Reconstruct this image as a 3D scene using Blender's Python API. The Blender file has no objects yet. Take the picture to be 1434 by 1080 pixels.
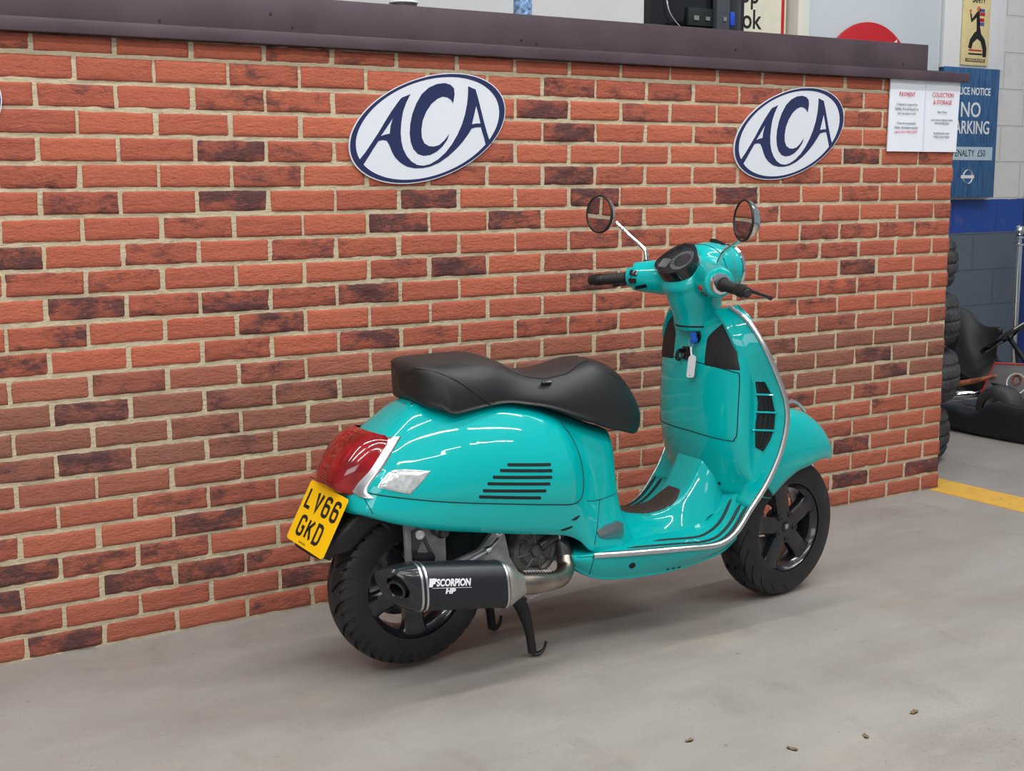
import bpy, bmesh, math, random
import numpy as np
from math import sin, cos, pi, radians
from mathutils import Vector, Matrix, noise
from mathutils.bvhtree import BVHTree

random.seed(7)
S = bpy.context.scene
COL = S.collection

# ------------------------------------------------------------------ camera, world, lights, exposure
CAM_LOC = (-0.91102311, -3.84401042, 1.37912)
YAW, PITCH, ROLL = 0.570915487, -0.155798582, -0.00259156
fw = Vector((sin(YAW) * cos(PITCH), cos(YAW) * cos(PITCH), sin(PITCH)))
rt = Vector((cos(YAW), -sin(YAW), 0)); up = rt.cross(fw)
r2 = rt * cos(ROLL) + up * sin(ROLL); u2 = -rt * sin(ROLL) + up * cos(ROLL)
cam = bpy.data.cameras.new('camera'); camo = bpy.data.objects.new('camera', cam); COL.objects.link(camo)
camo.matrix_world = Matrix(((r2.x, u2.x, -fw.x, CAM_LOC[0]), (r2.y, u2.y, -fw.y, CAM_LOC[1]), (r2.z, u2.z, -fw.z, CAM_LOC[2]), (0, 0, 0, 1)))
cam.sensor_width = 36; cam.sensor_fit = 'HORIZONTAL'; cam.lens = 36 * 1856.25 / 1434
cam.clip_start = 0.05
S.camera = camo
S.view_settings.view_transform = 'Standard'; S.view_settings.look = 'None'
S.view_settings.gamma = 1; S.view_settings.use_curve_mapping = False
S.view_settings.exposure = -0.58
w = bpy.data.worlds.new('daylight'); S.world = w; w.use_nodes = True
w.node_tree.nodes['Background'].inputs[0].default_value = (0.80, 0.86, 0.95, 1)
w.node_tree.nodes['Background'].inputs[1].default_value = 0.46

def area(name, loc, target, sx, sy, power, color=(1, 1, 1)):
    l = bpy.data.lights.new(name, 'AREA'); l.shape = 'RECTANGLE'; l.size = sx; l.size_y = sy
    l.energy = power; l.color = color
    o = bpy.data.objects.new(name, l); COL.objects.link(o); o.location = loc
    d = Vector(target) - Vector(loc); o.rotation_euler = d.to_track_quat('-Z', 'Y').to_euler()
    return o
# long ceiling tube rows of the workshop and the bright doorway behind the camera
for i, (y, p) in enumerate(((-1.3, 62), (-3.0, 78), (-5.2, 85))):
    for j, x in enumerate((-2.6, 0.2, 3.0)):
        a = area('ceiling_tube_light', (x, y, 4.0), (x, y, 0), 2.3, 0.10, p, (1.0, 0.98, 0.95))
area('doorway_daylight', (-5.5, -6.5, 2.3), (1.0, -0.5, 0.6), 3.6, 2.6, 170, (0.93, 0.97, 1.0))
area('back_wall_fill', (5.2, -0.6, 4.6), (5.4, 1.9, 1.4), 3.4, 1.6, 120, (0.95, 0.98, 1.0))  # unseen fill lamp, added to brighten the back wall and its boards

# ------------------------------------------------------------------ materials
def srgb(r, g, b):
    def f(c):
        c /= 255.0
        return c / 12.92 if c <= 0.04045 else ((c + 0.055) / 1.055) ** 2.4
    return (f(r), f(g), f(b), 1)
def mat(name, col, rough=0.5, metal=0.0, noise_scale=0, noise_amt=0.0, bump=0.0, bump_scale=80, coat=0.0, spec=0.5, trans=0.0, ior=1.45, emit=0.0):
    m = bpy.data.materials.new(name); m.use_nodes = True
    nt = m.node_tree; b = nt.nodes['Principled BSDF']
    b.inputs['Base Color'].default_value = col; b.inputs['Roughness'].default_value = rough
    b.inputs['Metallic'].default_value = metal; b.inputs['Coat Weight'].default_value = coat
    b.inputs['Coat Roughness'].default_value = 0.03
    b.inputs['Specular IOR Level'].default_value = spec; b.inputs['Transmission Weight'].default_value = trans
    b.inputs['IOR'].default_value = ior
    if emit: b.inputs['Emission Color'].default_value = col; b.inputs['Emission Strength'].default_value = emit
    tc = nt.nodes.new('ShaderNodeTexCoord')
    if noise_amt:
        n = nt.nodes.new('ShaderNodeTexNoise'); n.inputs['Scale'].default_value = noise_scale or 8; n.inputs['Detail'].default_value = 6
        nt.links.new(tc.outputs['Object'], n.inputs['Vector'])
        mx = nt.nodes.new('ShaderNodeMix'); mx.data_type = 'RGBA'
        c2 = tuple(max(0, c * (1 - noise_amt)) for c in col[:3]) + (1,); c1 = tuple(min(1, c * (1 + noise_amt)) for c in col[:3]) + (1,)
        mx.inputs['A'].default_value = c1; mx.inputs['B'].default_value = c2
        mr = nt.nodes.new('ShaderNodeMapRange'); mr.inputs['From Min'].default_value = .35; mr.inputs['From Max'].default_value = .65
        nt.links.new(n.outputs['Fac'], mr.inputs['Value']); nt.links.new(mr.outputs[0], mx.inputs['Factor'])
        nt.links.new(mx.outputs['Result'], b.inputs['Base Color'])
    if bump:
        n = nt.nodes.new('ShaderNodeTexNoise'); n.inputs['Scale'].default_value = bump_scale; n.inputs['Detail'].default_value = 4
        nt.links.new(tc.outputs['Object'], n.inputs['Vector'])
        bp = nt.nodes.new('ShaderNodeBump'); bp.inputs['Strength'].default_value = bump; bp.inputs['Distance'].default_value = 0.002
        nt.links.new(n.outputs['Fac'], bp.inputs['Height']); nt.links.new(bp.outputs['Normal'], b.inputs['Normal'])
    return m

# ------------------------------------------------------------------ object helpers
def tag(o, label=None, cat=None, group=None, kind=None):
    if label: o['label'] = label
    if cat: o['category'] = cat
    if group: o['group'] = group
    if kind: o['kind'] = kind
    return o
def empty(name, loc=(0, 0, 0), rz=0):
    o = bpy.data.objects.new(name, None); COL.objects.link(o); o.location = loc; o.rotation_euler = (0, 0, rz)
    o.empty_display_size = .05
    return o
def link(name, me, m=None, parent=None, smooth=True):
    if m is not None:
        for mm in (m if isinstance(m, (list, tuple)) else [m]): me.materials.append(mm)
    if smooth: me.shade_smooth()
    o = bpy.data.objects.new(name, me); COL.objects.link(o)
    if parent is not None: o.parent = parent
    return o
class MB:
    """collects shapes for ONE mesh"""
    def __init__(s): s.v = []; s.f = []; s.mi = []
    def add(s, v, f, mi=0):
        o = len(s.v); s.v += [tuple(map(float, q)) for q in v]
        s.f += [tuple(i + o for i in q) for q in f]; s.mi += [mi] * len(f); return s
    def box(s, c, d, rot=None, mi=0):
        x, y, z = (k / 2 for k in d); P = [Vector((a * x, b * y, e * z)) for a in (-1, 1) for b in (-1, 1) for e in (-1, 1)]
        if rot is not None: P = [rot @ q for q in P]
        P = [q + Vector(c) for q in P]
        return s.add(P, [(0, 1, 3, 2), (4, 6, 7, 5), (0, 4, 5, 1), (2, 3, 7, 6), (0, 2, 6, 4), (1, 5, 7, 3)], mi)
    def tube(s, pts, rad, n=12, mi=0, cap=True, smooth_n=0, closed=False, flat=1.0):
        P = np.array([tuple(q) for q in pts], float); R = np.array([rad] * len(P) if np.isscalar(rad) else rad, float)
        if smooth_n:
            Q = crs(np.column_stack([P, R]), smooth_n, closed); P, R = Q[:, :3], Q[:, 3]
        m = len(P); vs = []; prev = None
        for i in range(m):
            if closed: t = P[(i + 1) % m] - P[i - 1]
            else: t = P[min(i + 1, m - 1)] - P[max(i - 1, 0)]
            t = Vector(t).normalized()
            if prev is None:
                a = Vector((0, 0, 1)) if abs(t.z) < .9 else Vector((1, 0, 0))
                nrm = t.cross(a).normalized()
            else: nrm = (prev - t * prev.dot(t)).normalized()
            prev = nrm; b = t.cross(nrm)
            for k in range(n):
                an = 2 * pi * k / n; vs.append(Vector(P[i]) + float(R[i]) * (cos(an) * nrm + flat * sin(an) * b))
        fs = []
        for i in range(m if closed else m - 1):
            j = (i + 1) % m
            for k in range(n): fs.append((i * n + k, i * n + (k + 1) % n, j * n + (k + 1) % n, j * n + k))
        if cap and not closed:
            fs.append(tuple(range(n))[::-1]); fs.append(tuple((m - 1) * n + k for k in range(n)))
        return s.add(vs, fs, mi)
    def lathe(s, prof, origin, axis, n=48, mi=0, closed=False, ang0=0, ang1=2 * pi):
        """prof: list (along axis, radius)"""
        ax = Vector(axis).normalized(); a = Vector((0, 0, 1)) if abs(ax.z) < .9 else Vector((1, 0, 0))
        e1 = ax.cross(a).normalized(); e2 = ax.cross(e1); O = Vector(origin)
        full = abs(ang1 - ang0 - 2 * pi) < 1e-6; nn = n if full else n + 1; m = len(prof)
        vs = [O + ax * h + r * (cos(t) * e1 + sin(t) * e2) for t in [ang0 + (ang1 - ang0) * k / n for k in range(nn)] for h, r in prof]
        fs = []
        for k in range(n):
            k2 = (k + 1) % nn
            for i in range(m if closed else m - 1):
                j = (i + 1) % m; fs.append((k * m + i, k2 * m + i, k2 * m + j, k * m + j))
        return s.add(vs, fs, mi)
    def prism(s, poly, fn0, fn1, mi=0, holes=()):
        """poly in 2D, fn0/fn1 map (a,b)->3D for the two faces"""
        from mathutils.geometry import tessellate_polygon
        rings = [poly] + list(holes); flat = [q for r in rings for q in r]; n = len(flat)
        tris = tessellate_polygon([[Vector((q[0], q[1], 0)) for q in r] for r in rings])
        vs = [fn0(*q) for q in flat] + [fn1(*q) for q in flat]
        fs = [tuple(t) for t in tris] + [tuple(i + n for i in t[::-1]) for t in tris]
        o = 0
        for r in rings:
            for i in range(len(r)):
                a, b = o + i, o + (i + 1) % len(r); fs.append((a, b, b + n, a + n))
            o += len(r)
        return s.add(vs, fs, mi)
    def mesh(s, name='m', merge=False):
        me = bpy.data.meshes.new(name); me.from_pydata(s.v, [], s.f); me.polygons.foreach_set('material_index', s.mi)
        bm = bmesh.new(); bm.from_mesh(me)
        if merge: bmesh.ops.remove_doubles(bm, verts=bm.verts, dist=1e-5)
        bmesh.ops.recalc_face_normals(bm, faces=bm.faces); bm.to_mesh(me); bm.free()
        return me
    def build(s, name, m=None, parent=None, smooth=True, bevel=0, merge=False, seg=2):
        me = s.mesh(name, merge)
        if bevel:
            bm = bmesh.new(); bm.from_mesh(me); bmesh.ops.remove_doubles(bm, verts=bm.verts, dist=1e-6)
            ed = [e for e in bm.edges if len(e.link_faces) == 2 and e.calc_face_angle(0) > radians(30)]
            bmesh.ops.bevel(bm, geom=ed, offset=bevel, segments=seg, affect='EDGES', profile=.6, clamp_overlap=True)
            bm.to_mesh(me); bm.free()
        o = link(name, me, m, parent, False)
        if smooth: me.shade_smooth(); autosmooth(me)
        return o
def autosmooth(me, ang=35):
    bm = bmesh.new(); bm.from_mesh(me)
    for e in bm.edges:
        if len(e.link_faces) == 2 and e.calc_face_angle(0) > radians(ang): e.smooth = False
    bm.to_mesh(me); bm.free()
def crs(P, n, closed=False):
    """Catmull-Rom interpolation along axis 0, n sub steps per span"""
    P = np.asarray(P, float); m = len(P); out = []
    for i in range(m if closed else m - 1):
        if closed: p0, p1, p2, p3 = P[i - 1], P[i], P[(i + 1) % m], P[(i + 2) % m]
        else:
            p1, p2 = P[i], P[i + 1]
            p0 = P[i - 1] if i > 0 else 2 * p1 - p2
            p3 = P[i + 2] if i + 2 < m else 2 * p2 - p1
        for k in range(n):
            t = k / n
            out.append(.5 * (2 * p1 + (p2 - p0) * t + (2 * p0 - 5 * p1 + 4 * p2 - p3) * t * t + (3 * p1 - p0 - 3 * p2 + p3) * t ** 3))
    if not closed: out.append(P[-1])
    return np.array(out)
def grid(ctrl, nu=5, nv=5, cu=False, cv=False):
    A = crs(np.asarray(ctrl, float), nu, cu); A = np.swapaxes(crs(np.swapaxes(A, 0, 1), nv, cv), 0, 1)
    return A
def grid_mesh(A, cu=False, cv=False):
    m, k = A.shape[:2]; fs = []
    for i in range(m if cu else m - 1):
        for j in range(k if cv else k - 1):
            i2, j2 = (i + 1) % m, (j + 1) % k; fs.append((i * k + j, i2 * k + j, i2 * k + j2, i * k + j2))
    return A.reshape(-1, 3), fs
def mirror_profile(rows):
    """rows of (x,|y|,z) from the centre line outward -> full rows right (-y) to left (+y)"""
    out = []
    for r in rows:
        r = [tuple(q) for q in r]
        out.append([(x, -y, z) for x, y, z in r[::-1]] + [(x, y, z) for x, y, z in r[1:]])
    return out
def text_mesh(body, size, fn, name, m, parent, xs=1.0, bold=0.0, depth=0.0006, align='CENTER', spacing=1.0):
    """lettering; fn maps text coordinates (a right, b up, c out) to 3D"""
    c = bpy.data.curves.new(name, 'FONT'); c.body = body; c.size = size; c.align_x = align; c.align_y = 'CENTER'
    c.offset = bold; c.extrude = depth; c.resolution_u = 3; c.space_character = spacing; c.space_line = 1.0
    o = bpy.data.objects.new(name, c); COL.objects.link(o)
    dg = bpy.context.evaluated_depsgraph_get(); dg.update()
    me = bpy.data.meshes.new_from_object(o.evaluated_get(dg)); bpy.data.objects.remove(o)
    for v in me.vertices: v.co = Vector(fn(v.co.x * xs, v.co.y, v.co.z))
    me.materials.clear()
    return link(name, me, m, parent, False)
def copy_tree(o, parent=None):
    c = o.copy(); COL.objects.link(c)
    if parent is not None: c.parent = parent
    for ch in list(o.children): copy_tree(ch, c)
    return c
def struct(o): o['kind'] = 'structure'; return o
def bez(*pts, n=8, closed=False): return [tuple(q) for q in crs(pts, n, closed)]

# palette
M = {}
M['teal'] = mat('turquoise paint', srgb(0, 168, 167), .3, coat=.85, spec=.08)
M['black_plastic'] = mat('black plastic', (0.012, 0.012, 0.013, 1), .45, bump=.2, bump_scale=400)
M['black_gloss'] = mat('gloss black', (0.008, 0.008, 0.010, 1), .18, coat=.6)
M['black_wheel'] = mat('black wheel lacquer', (0.010, 0.011, 0.014, 1), .25, coat=.5)
M['seat'] = mat('black seat vinyl', (0.014, 0.0135, 0.015, 1), .42, bump=.25, bump_scale=600)
M['seat_top'] = mat('seat top vinyl', (0.026, 0.019, 0.018, 1), .55, bump=.3, bump_scale=600)
M['rubber'] = mat('tyre rubber', (0.013, 0.013, 0.0145, 1), .50, noise_scale=14, noise_amt=.25)
M['rubber_mat'] = mat('rubber mat', (0.045, 0.032, 0.028, 1), .6, bump=.3, bump_scale=300)
M['gap'] = mat('dark gap', (0.006, 0.012, 0.012, 1), .8)
M['chrome'] = mat('chrome', (0.80, 0.85, 0.86, 1), .08, 1)
M['alu'] = mat('satin aluminium', (0.62, 0.62, 0.62, 1), .32, 1)
M['cast'] = mat('cast alloy', (0.40, 0.40, 0.40, 1), .5, .6, 30, .2, bump=.3, bump_scale=120)
M['engine'] = mat('dirty engine casting', (0.10, 0.095, 0.09, 1), .6, .4, 22, .5, bump=.5, bump_scale=90)
M['pipe'] = mat('heated steel', (0.36, 0.30, 0.25, 1), .30, 1, 14, .2)
M['silencer'] = mat('satin black sleeve', (0.012, 0.014, 0.020, 1), .36)
M['carbon'] = mat('dark carbon', (0.014, 0.015, 0.017, 1), .22, coat=.4)
M['red_lens'] = mat('red lens', (0.24, 0.0008, 0.004, 1), .14, coat=.8, noise_scale=18, noise_amt=.35)
M['clear_lens'] = mat('clear lens', (0.60, 0.62, 0.62, 1), .12, .35, coat=1.0, noise_scale=60, noise_amt=.2)
M['yellow'] = mat('number plate yellow', srgb(250, 196, 0), .35)
M['ink'] = mat('black ink', (0.012, 0.012, 0.012, 1), .5)
M['white'] = mat('white print', (0.75, 0.75, 0.75, 1), .5)
M['red'] = mat('red paint', srgb(190, 30, 38), .45)
M['mirror'] = mat('mirror glass', (0.72, 0.70, 0.70, 1), .0, 1)
M['glass'] = mat('clear plastic', (0.9, 0.93, 0.95, 1), .03, trans=1.0, ior=1.4)
M['blue_key'] = mat('blue key fob', srgb(20, 90, 190), .3)
M['dial'] = mat('dial face', (0.30, 0.29, 0.27, 1), .4)
M['dial_dark'] = mat('dial dark', (0.03, 0.03, 0.03, 1), .3)
# ------------------------------------------------------------------ brick counter wall
LV = {0: [2,0,0,0,2,2,0,0,0,0,0,0,1,1,0,1,1,0], 1: [0,1,0,2,0,0,1,0,2,2,2,1,2,0,2,0,0,0], 2: [0,2,0,2,2,0,0,0,3,0,2,0,1,1,0,2,1,0],
 3: [1,0,0,0,0,0,0,0,3,1,0,2,0,0,0,0,0,0], 4: [2,0,0,3,2,0,0,2,0,0,0,0,0,0,0,3,0,2], 5: [2,0,0,2,0,1,2,0,3,2,0,0,0,2,0,0,1,0],
 6: [1,2,0,3,0,1,3,0,0,3,0,0,3,0,0,2,0,0], 7: [0,0,2,0,0,3,0,3,0,2,0,1,2,1,1,0,0,2], 8: [3,0,2,0,2,2,0,0,0,2,2,0,0,0,2,2,2,2],
 9: [2,2,1,0,0,2,3,0,2,0,1,0,0,2,2,1,0,0], 10: [0,3,2,3,2,3,0,0,0,3,2,0,0,0,0,3,0,0], 11: [2,0,0,3,0,0,0,1,0,2,0,0,2,0,2,2,1,0],
 12: [2,0,0,2,0,3,2,0,2,2,0,1,1,2,2,0,1,0], 13: [0,2,0,2,0,0,1,0,0,2,0,0,1,0,2,1,1,2], 14: [1,3,1,2,2,1,0,0,0,1,2,0,1,2,0,1,1,0],
 15: [1,1,2,1,1,1,1,1,1,1,1,1,1,1,1,3,0,2], 16: [2,3,0,2,1,1,1,1,1,1,1,1,1,1,0,1,3,1], 17: [0,0,1,1,1,0,0,0,0,0,0,0,0,2,0,2,0,0],
 18: [1,0,2,2,0,0,0,0,0,0,0,0,0,0,0,1,2,1], 19: [0,0,3,0,0,0,0,0,0,0,0,0,0,0,2,0,0,0], 20: [3,2,2,0,0,0,0,0,0,0,0,0,0,0,0,3,0,1],
 21: [0,3,3,2,0,0,0,0,0,0,0,0,0,0,0,1,0,0], 22: [2,0,1,0,3,0,0,0,0,0,0,0,0,0,0,3,0,3], 23: [3,0,0,2,0,0,0,0,0,0,0,0,0,0,1,0,1,1]}
XL, XR, ZTOP = -2.0, 3.823, 1.772
Z1 = 1.797
bricks = []   # x0,x1,z0,z1,level,course
for k in range(24):
    zt = Z1 - .075 * k - .006; zb = Z1 - .075 * (k + 1) + .006
    if k == 0: zt = ZTOP
    if k == 23: zb = .006
    off = 0 if k % 2 == 0 else -.1125
    for i in range(-9, 19):
        x0 = i * .225 + off + .0062; x1 = x0 + .2126
        x0, x1 = max(x0, XL), min(x1, XR)
        if x1 - x0 < .02: continue
        idx = i + 1 if k % 2 == 0 else i
        lv = LV[k][idx] if 0 <= idx < 18 else random.choice([0, 0, 0, 1, 2, 3])
        bricks.append((x0, x1, zb, zt, lv, k))
bv, bf, alv, arn, abd = [], [], [], [], []
for bi, (x0, x1, zb, zt, lv, k) in enumerate(bricks):
    nx, nz = max(2, int((x1 - x0) / .016)), 5; o = len(bv); rn = random.random()
    yo = random.uniform(-.0015, .0015); jx0, jx1 = random.uniform(-.0025, .0025), random.uniform(-.0025, .0025)
    if x1 >= XR - .001: jx1 = 0
    jz = random.uniform(-.0015, .0015)
    rough = .0020 + .0022 * lv * random.uniform(.5, 1)
    us = [0, .0] + list(np.linspace(.03, .97, nx + 1)) + [1, 1]; vsn = [0, 0] + list(np.linspace(.08, .92, nz + 1)) + [1, 1]
    for a, u in enumerate(us):
        for b, v in enumerate(vsn):
            x = (x0 + jx0) + (x1 + jx1 - x0 - jx0) * u; z = zb + jz + (zt - zb) * v
            q = Vector((x * 18 + bi * 3.1, z * 26, bi * 1.7)); nn = noise.fractal(q, 1.0, 2.2, 4)
            edge = (a <= 1 or a >= len(us) - 2 or b <= 1 or b >= len(vsn) - 2)
            back = (a == 0 or a == len(us) - 1 or b == 0 or b == len(vsn) - 1)
            y = yo + (.0045 if edge else 0) + nn * rough * (1.0 if not edge else .6)
            y = min(y, .0062) if edge else min(y, .0022)
            if back: y = .02
            wob = noise.noise(Vector((x * 40, z * 40, bi))) * .0016
            if edge:
                if a <= 1 or a >= len(us) - 2: x += wob
                if b <= 1 or b >= len(vsn) - 2: z += wob
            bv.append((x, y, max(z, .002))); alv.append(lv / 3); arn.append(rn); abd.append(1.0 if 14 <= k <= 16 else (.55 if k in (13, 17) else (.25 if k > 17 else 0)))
    nb = len(vsn)
    for a in range(len(us) - 1):
        for b in range(nb - 1):
            bf.append((o + a * nb + b, o + (a + 1) * nb + b, o + (a + 1) * nb + b + 1, o + a * nb + b + 1))
nbr = len(bv); nfb = len(bf)
# mortar body of the wall (thick enough to be a real counter)
mb = MB(); mb.box(((XL + XR) / 2 - .002, .1125, ZTOP / 2), (XR - XL - .006, .212, ZTOP))
NX, NZ = 240, 110
A = np.zeros((NX + 1, NZ + 1, 3))
for i in range(NX + 1):
    for j in range(NZ + 1):
        x = XL + (XR - .004 - XL) * i / NX; z = ZTOP * j / NZ
        A[i, j] = (x, .0048 + .0022 * noise.noise(Vector((x * 30, z * 30, 4.4))), z)
gv, gf = grid_mesh(A); mb.add(gv, gf)
bv += mb.v; bf += [tuple(i + nbr for i in f) for f in mb.f]
alv += [-1] * len(mb.v); arn += [0] * len(mb.v); abd += [0] * len(mb.v)
me = bpy.data.meshes.new('wall_front'); me.from_pydata(bv, [], bf)
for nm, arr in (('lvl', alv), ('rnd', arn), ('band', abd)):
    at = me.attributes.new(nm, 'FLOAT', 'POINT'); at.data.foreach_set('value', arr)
mt = bpy.data.materials.new('mixed red brick'); mt.use_nodes = True; nt = mt.node_tree; N = nt.nodes; Lk = nt.links; bs = N['Principled BSDF']
def attr(n): a = N.new('ShaderNodeAttribute'); a.attribute_name = n; return a.outputs['Fac']
def math_(op, a, b=None, c=None):
    m = N.new('ShaderNodeMath'); m.operation = op
    for i, q in enumerate((a, b, c)):
        if q is None: continue
        if hasattr(q, 'is_linked') or hasattr(q, 'node'): Lk.new(q, m.inputs[i])
        else: m.inputs[i].default_value = q
    return m.outputs[0]
def mixc(f, a, b, mode='MIX'):
    m = N.new('ShaderNodeMix'); m.data_type = 'RGBA'; m.blend_type = mode
    for s_, q in (('Factor', f), ('A', a), ('B', b)):
        if hasattr(q, 'node'): Lk.new(q, m.inputs[s_])
        else: m.inputs[s_].default_value = q
    return m.outputs['Result']
def nz(scale, detail=5, rough=.6, vec=None, stretch=None):
    n = N.new('ShaderNodeTexNoise'); n.inputs['Scale'].default_value = scale; n.inputs['Detail'].default_value = detail; n.inputs['Roughness'].default_value = rough
    mp = N.new('ShaderNodeMapping'); Lk.new(tcn.outputs['Object'], mp.inputs['Vector'])
    if stretch: mp.inputs['Scale'].default_value = stretch
    ad = N.new('ShaderNodeVectorMath'); ad.operation = 'ADD'; Lk.new(mp.outputs[0], ad.inputs[0])
    cb = N.new('ShaderNodeCombineXYZ'); Lk.new(math_('MULTIPLY', rnd, 37.0), cb.inputs[1]); Lk.new(cb.outputs[0], ad.inputs[1])
    Lk.new(ad.outputs[0], n.inputs['Vector']); return n.outputs['Fac']
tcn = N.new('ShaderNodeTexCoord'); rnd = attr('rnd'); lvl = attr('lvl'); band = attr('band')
base = mixc(rnd, srgb(192, 106, 82), srgb(172, 93, 76))
base = mixc(math_('MULTIPLY', nz(35, 6), .35), base, srgb(214, 122, 88))
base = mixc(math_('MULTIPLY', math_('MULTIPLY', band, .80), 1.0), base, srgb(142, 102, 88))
n1 = nz(11, 5, .62, stretch=(1, 1, 1.9)); n2 = nz(48, 6, .7, stretch=(1, 1, 2.2))
mott = math_('ADD', math_('MULTIPLY', n1, .7), math_('MULTIPLY', n2, .3))
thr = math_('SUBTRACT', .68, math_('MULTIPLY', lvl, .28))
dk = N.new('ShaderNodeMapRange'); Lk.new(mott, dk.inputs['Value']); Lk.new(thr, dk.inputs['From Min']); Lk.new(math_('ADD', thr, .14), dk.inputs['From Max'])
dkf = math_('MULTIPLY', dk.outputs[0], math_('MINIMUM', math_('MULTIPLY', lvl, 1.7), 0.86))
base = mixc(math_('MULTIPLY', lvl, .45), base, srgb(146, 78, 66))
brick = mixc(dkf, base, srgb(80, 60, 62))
spk = N.new('ShaderNodeMapRange'); Lk.new(nz(120, 2), spk.inputs['Value']); spk.inputs['From Min'].default_value = .68; spk.inputs['From Max'].default_value = .74
brick = mixc(math_('MULTIPLY', spk.outputs[0], .35), brick, srgb(215, 160, 135))
mort = mixc(nz(60, 6), srgb(190, 174, 144), srgb(224, 210, 180))
ism = math_('LESS_THAN', lvl, -.5)
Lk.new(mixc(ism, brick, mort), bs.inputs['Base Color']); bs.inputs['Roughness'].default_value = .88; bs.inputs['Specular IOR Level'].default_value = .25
bp = N.new('ShaderNodeBump'); bp.inputs['Distance'].default_value = .011; bp.inputs['Strength'].default_value = 1.0
Lk.new(math_('ADD', nz(42, 7, .68, stretch=(1, 1, 2.4)), math_('MULTIPLY', nz(160, 3), .35)), bp.inputs['Height']); Lk.new(bp.outputs[0], bs.inputs['Normal'])
me.materials.append(mt); me.shade_smooth()
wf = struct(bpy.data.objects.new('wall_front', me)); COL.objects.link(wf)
wf['label'] = 'red and burnt brick counter wall with sandy mortar'

# ------------------------------------------------------------------ dark counter boards
wood = mat('dark stained plum board', srgb(76, 62, 69), .42, noise_scale=5, noise_amt=.16, bump=.25, bump_scale=60, spec=.45)
m_ = MB(); m_.box((.93, .13, 1.793), (5.86, .33, .038))
led = struct(m_.build('trim_1', wood, bevel=.004)); led['label'] = 'dark stained ledge board along the top of the brick wall'
m_ = MB(); m_.box((.815, .012, 1.8665), (5.63, .024, .109))
brd = struct(m_.build('trim_2', wood, bevel=.002)); brd['label'] = 'dark upright board standing on the ledge above the bricks'
m_ = MB(); m_.box((3.725, .05, 1.816), (.20, .07, .008))
tr = struct(m_.build('trim_3', wood, bevel=.001))
# screw heads in the board
scr = mat('screw', (0.05, .045, .045, 1), .4, .6)
SC = [(.36, 1.826), (.70, 1.866), (.77, 1.83), (1.60, 1.835), (1.66, 1.828), (2.56, 1.85), (3.48, 1.838)]
root = None
for x, z in SC:
    m_ = MB(); m_.lathe([(0, .0001), (0, .005), (.002, .004), (.002, .0001)], (x, 0.0, z), (0, -1, 0), 12)
    o = m_.build('screw_head', scr); o['label'] = 'small dark screw head in the upright board'; o['category'] = 'screw'; o['group'] = 'screws in the counter board'

# ------------------------------------------------------------------ floor, back wall, boards
fm = bpy.data.materials.new('worn concrete'); fm.use_nodes = True; nt = fm.node_tree; N = nt.nodes; Lk = nt.links; bs = N['Principled BSDF']
tcn = N.new('ShaderNodeTexCoord'); v_ = N.new('ShaderNodeValue'); v_.outputs[0].default_value = 0; rnd = v_.outputs[0]
def rng(x, a, b):
    m = N.new('ShaderNodeMapRange'); Lk.new(x, m.inputs['Value']); m.inputs['From Min'].default_value = a; m.inputs['From Max'].default_value = b; return m.outputs[0]
c_ = mixc(rng(nz(1.3, 6, .6, stretch=(1, 2.2, 1)), .35, .65), srgb(153, 149, 145), srgb(138, 132, 127))
c_ = mixc(math_('MULTIPLY', rng(nz(4.5, 8, .68, stretch=(.7, 2.0, 1)), .52, .72), .38), c_, srgb(166, 161, 153))
c_ = mixc(math_('MULTIPLY', rng(nz(3.1, 7, .7, stretch=(2.0, .9, 1)), .56, .72), .40), c_, srgb(120, 109, 101))
c_ = mixc(math_('MULTIPLY', rng(nz(60, 4, .7), .60, .72), .38), c_, srgb(104, 90, 80))
c_ = mixc(math_('MULTIPLY', rng(nz(2.3, 9, .75, stretch=(1, 1.6, 1)), .54, .64), .20), c_, srgb(170, 160, 140))
c_ = mixc(math_('MULTIPLY', rng(nz(240, 2, .6), .42, .58), .16), c_, srgb(110, 104, 98))
vd = N.new('ShaderNodeVectorMath'); vd.operation = 'DISTANCE'; Lk.new(tcn.outputs['Object'], vd.inputs[0]); vd.inputs[1].default_value = (1.78, -1.92, 0)
near = rng(vd.outputs['Value'], .42, .12)
c_ = mixc(math_('MULTIPLY', math_('MULTIPLY', near, rng(nz(95, 6, .8), .56, .64)), .6), c_, srgb(92, 74, 66))
c_ = mixc(math_('MULTIPLY', rng(nz(18, 5, .7), .66, .70), .75), c_, srgb(96, 84, 72))
c_ = mixc(math_('MULTIPLY', rng(nz(140, 3, .6), .68, .73), .5), c_, srgb(212, 208, 200))
Lk.new(c_, bs.inputs['Base Color']); bs.inputs['Specular IOR Level'].default_value = .35
Lk.new(rng(nz(6, 5), -.8, 1.4), bs.inputs['Roughness'])
bp = N.new('ShaderNodeBump'); bp.inputs['Distance'].default_value = .003; bp.inputs['Strength'].default_value = .35; Lk.new(nz(30, 8, .7), bp.inputs['Height']); Lk.new(bp.outputs[0], bs.inputs['Normal'])
leafm = mat('dry leaf', srgb(112, 92, 66), .7, noise_scale=60, noise_amt=.4)
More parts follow.
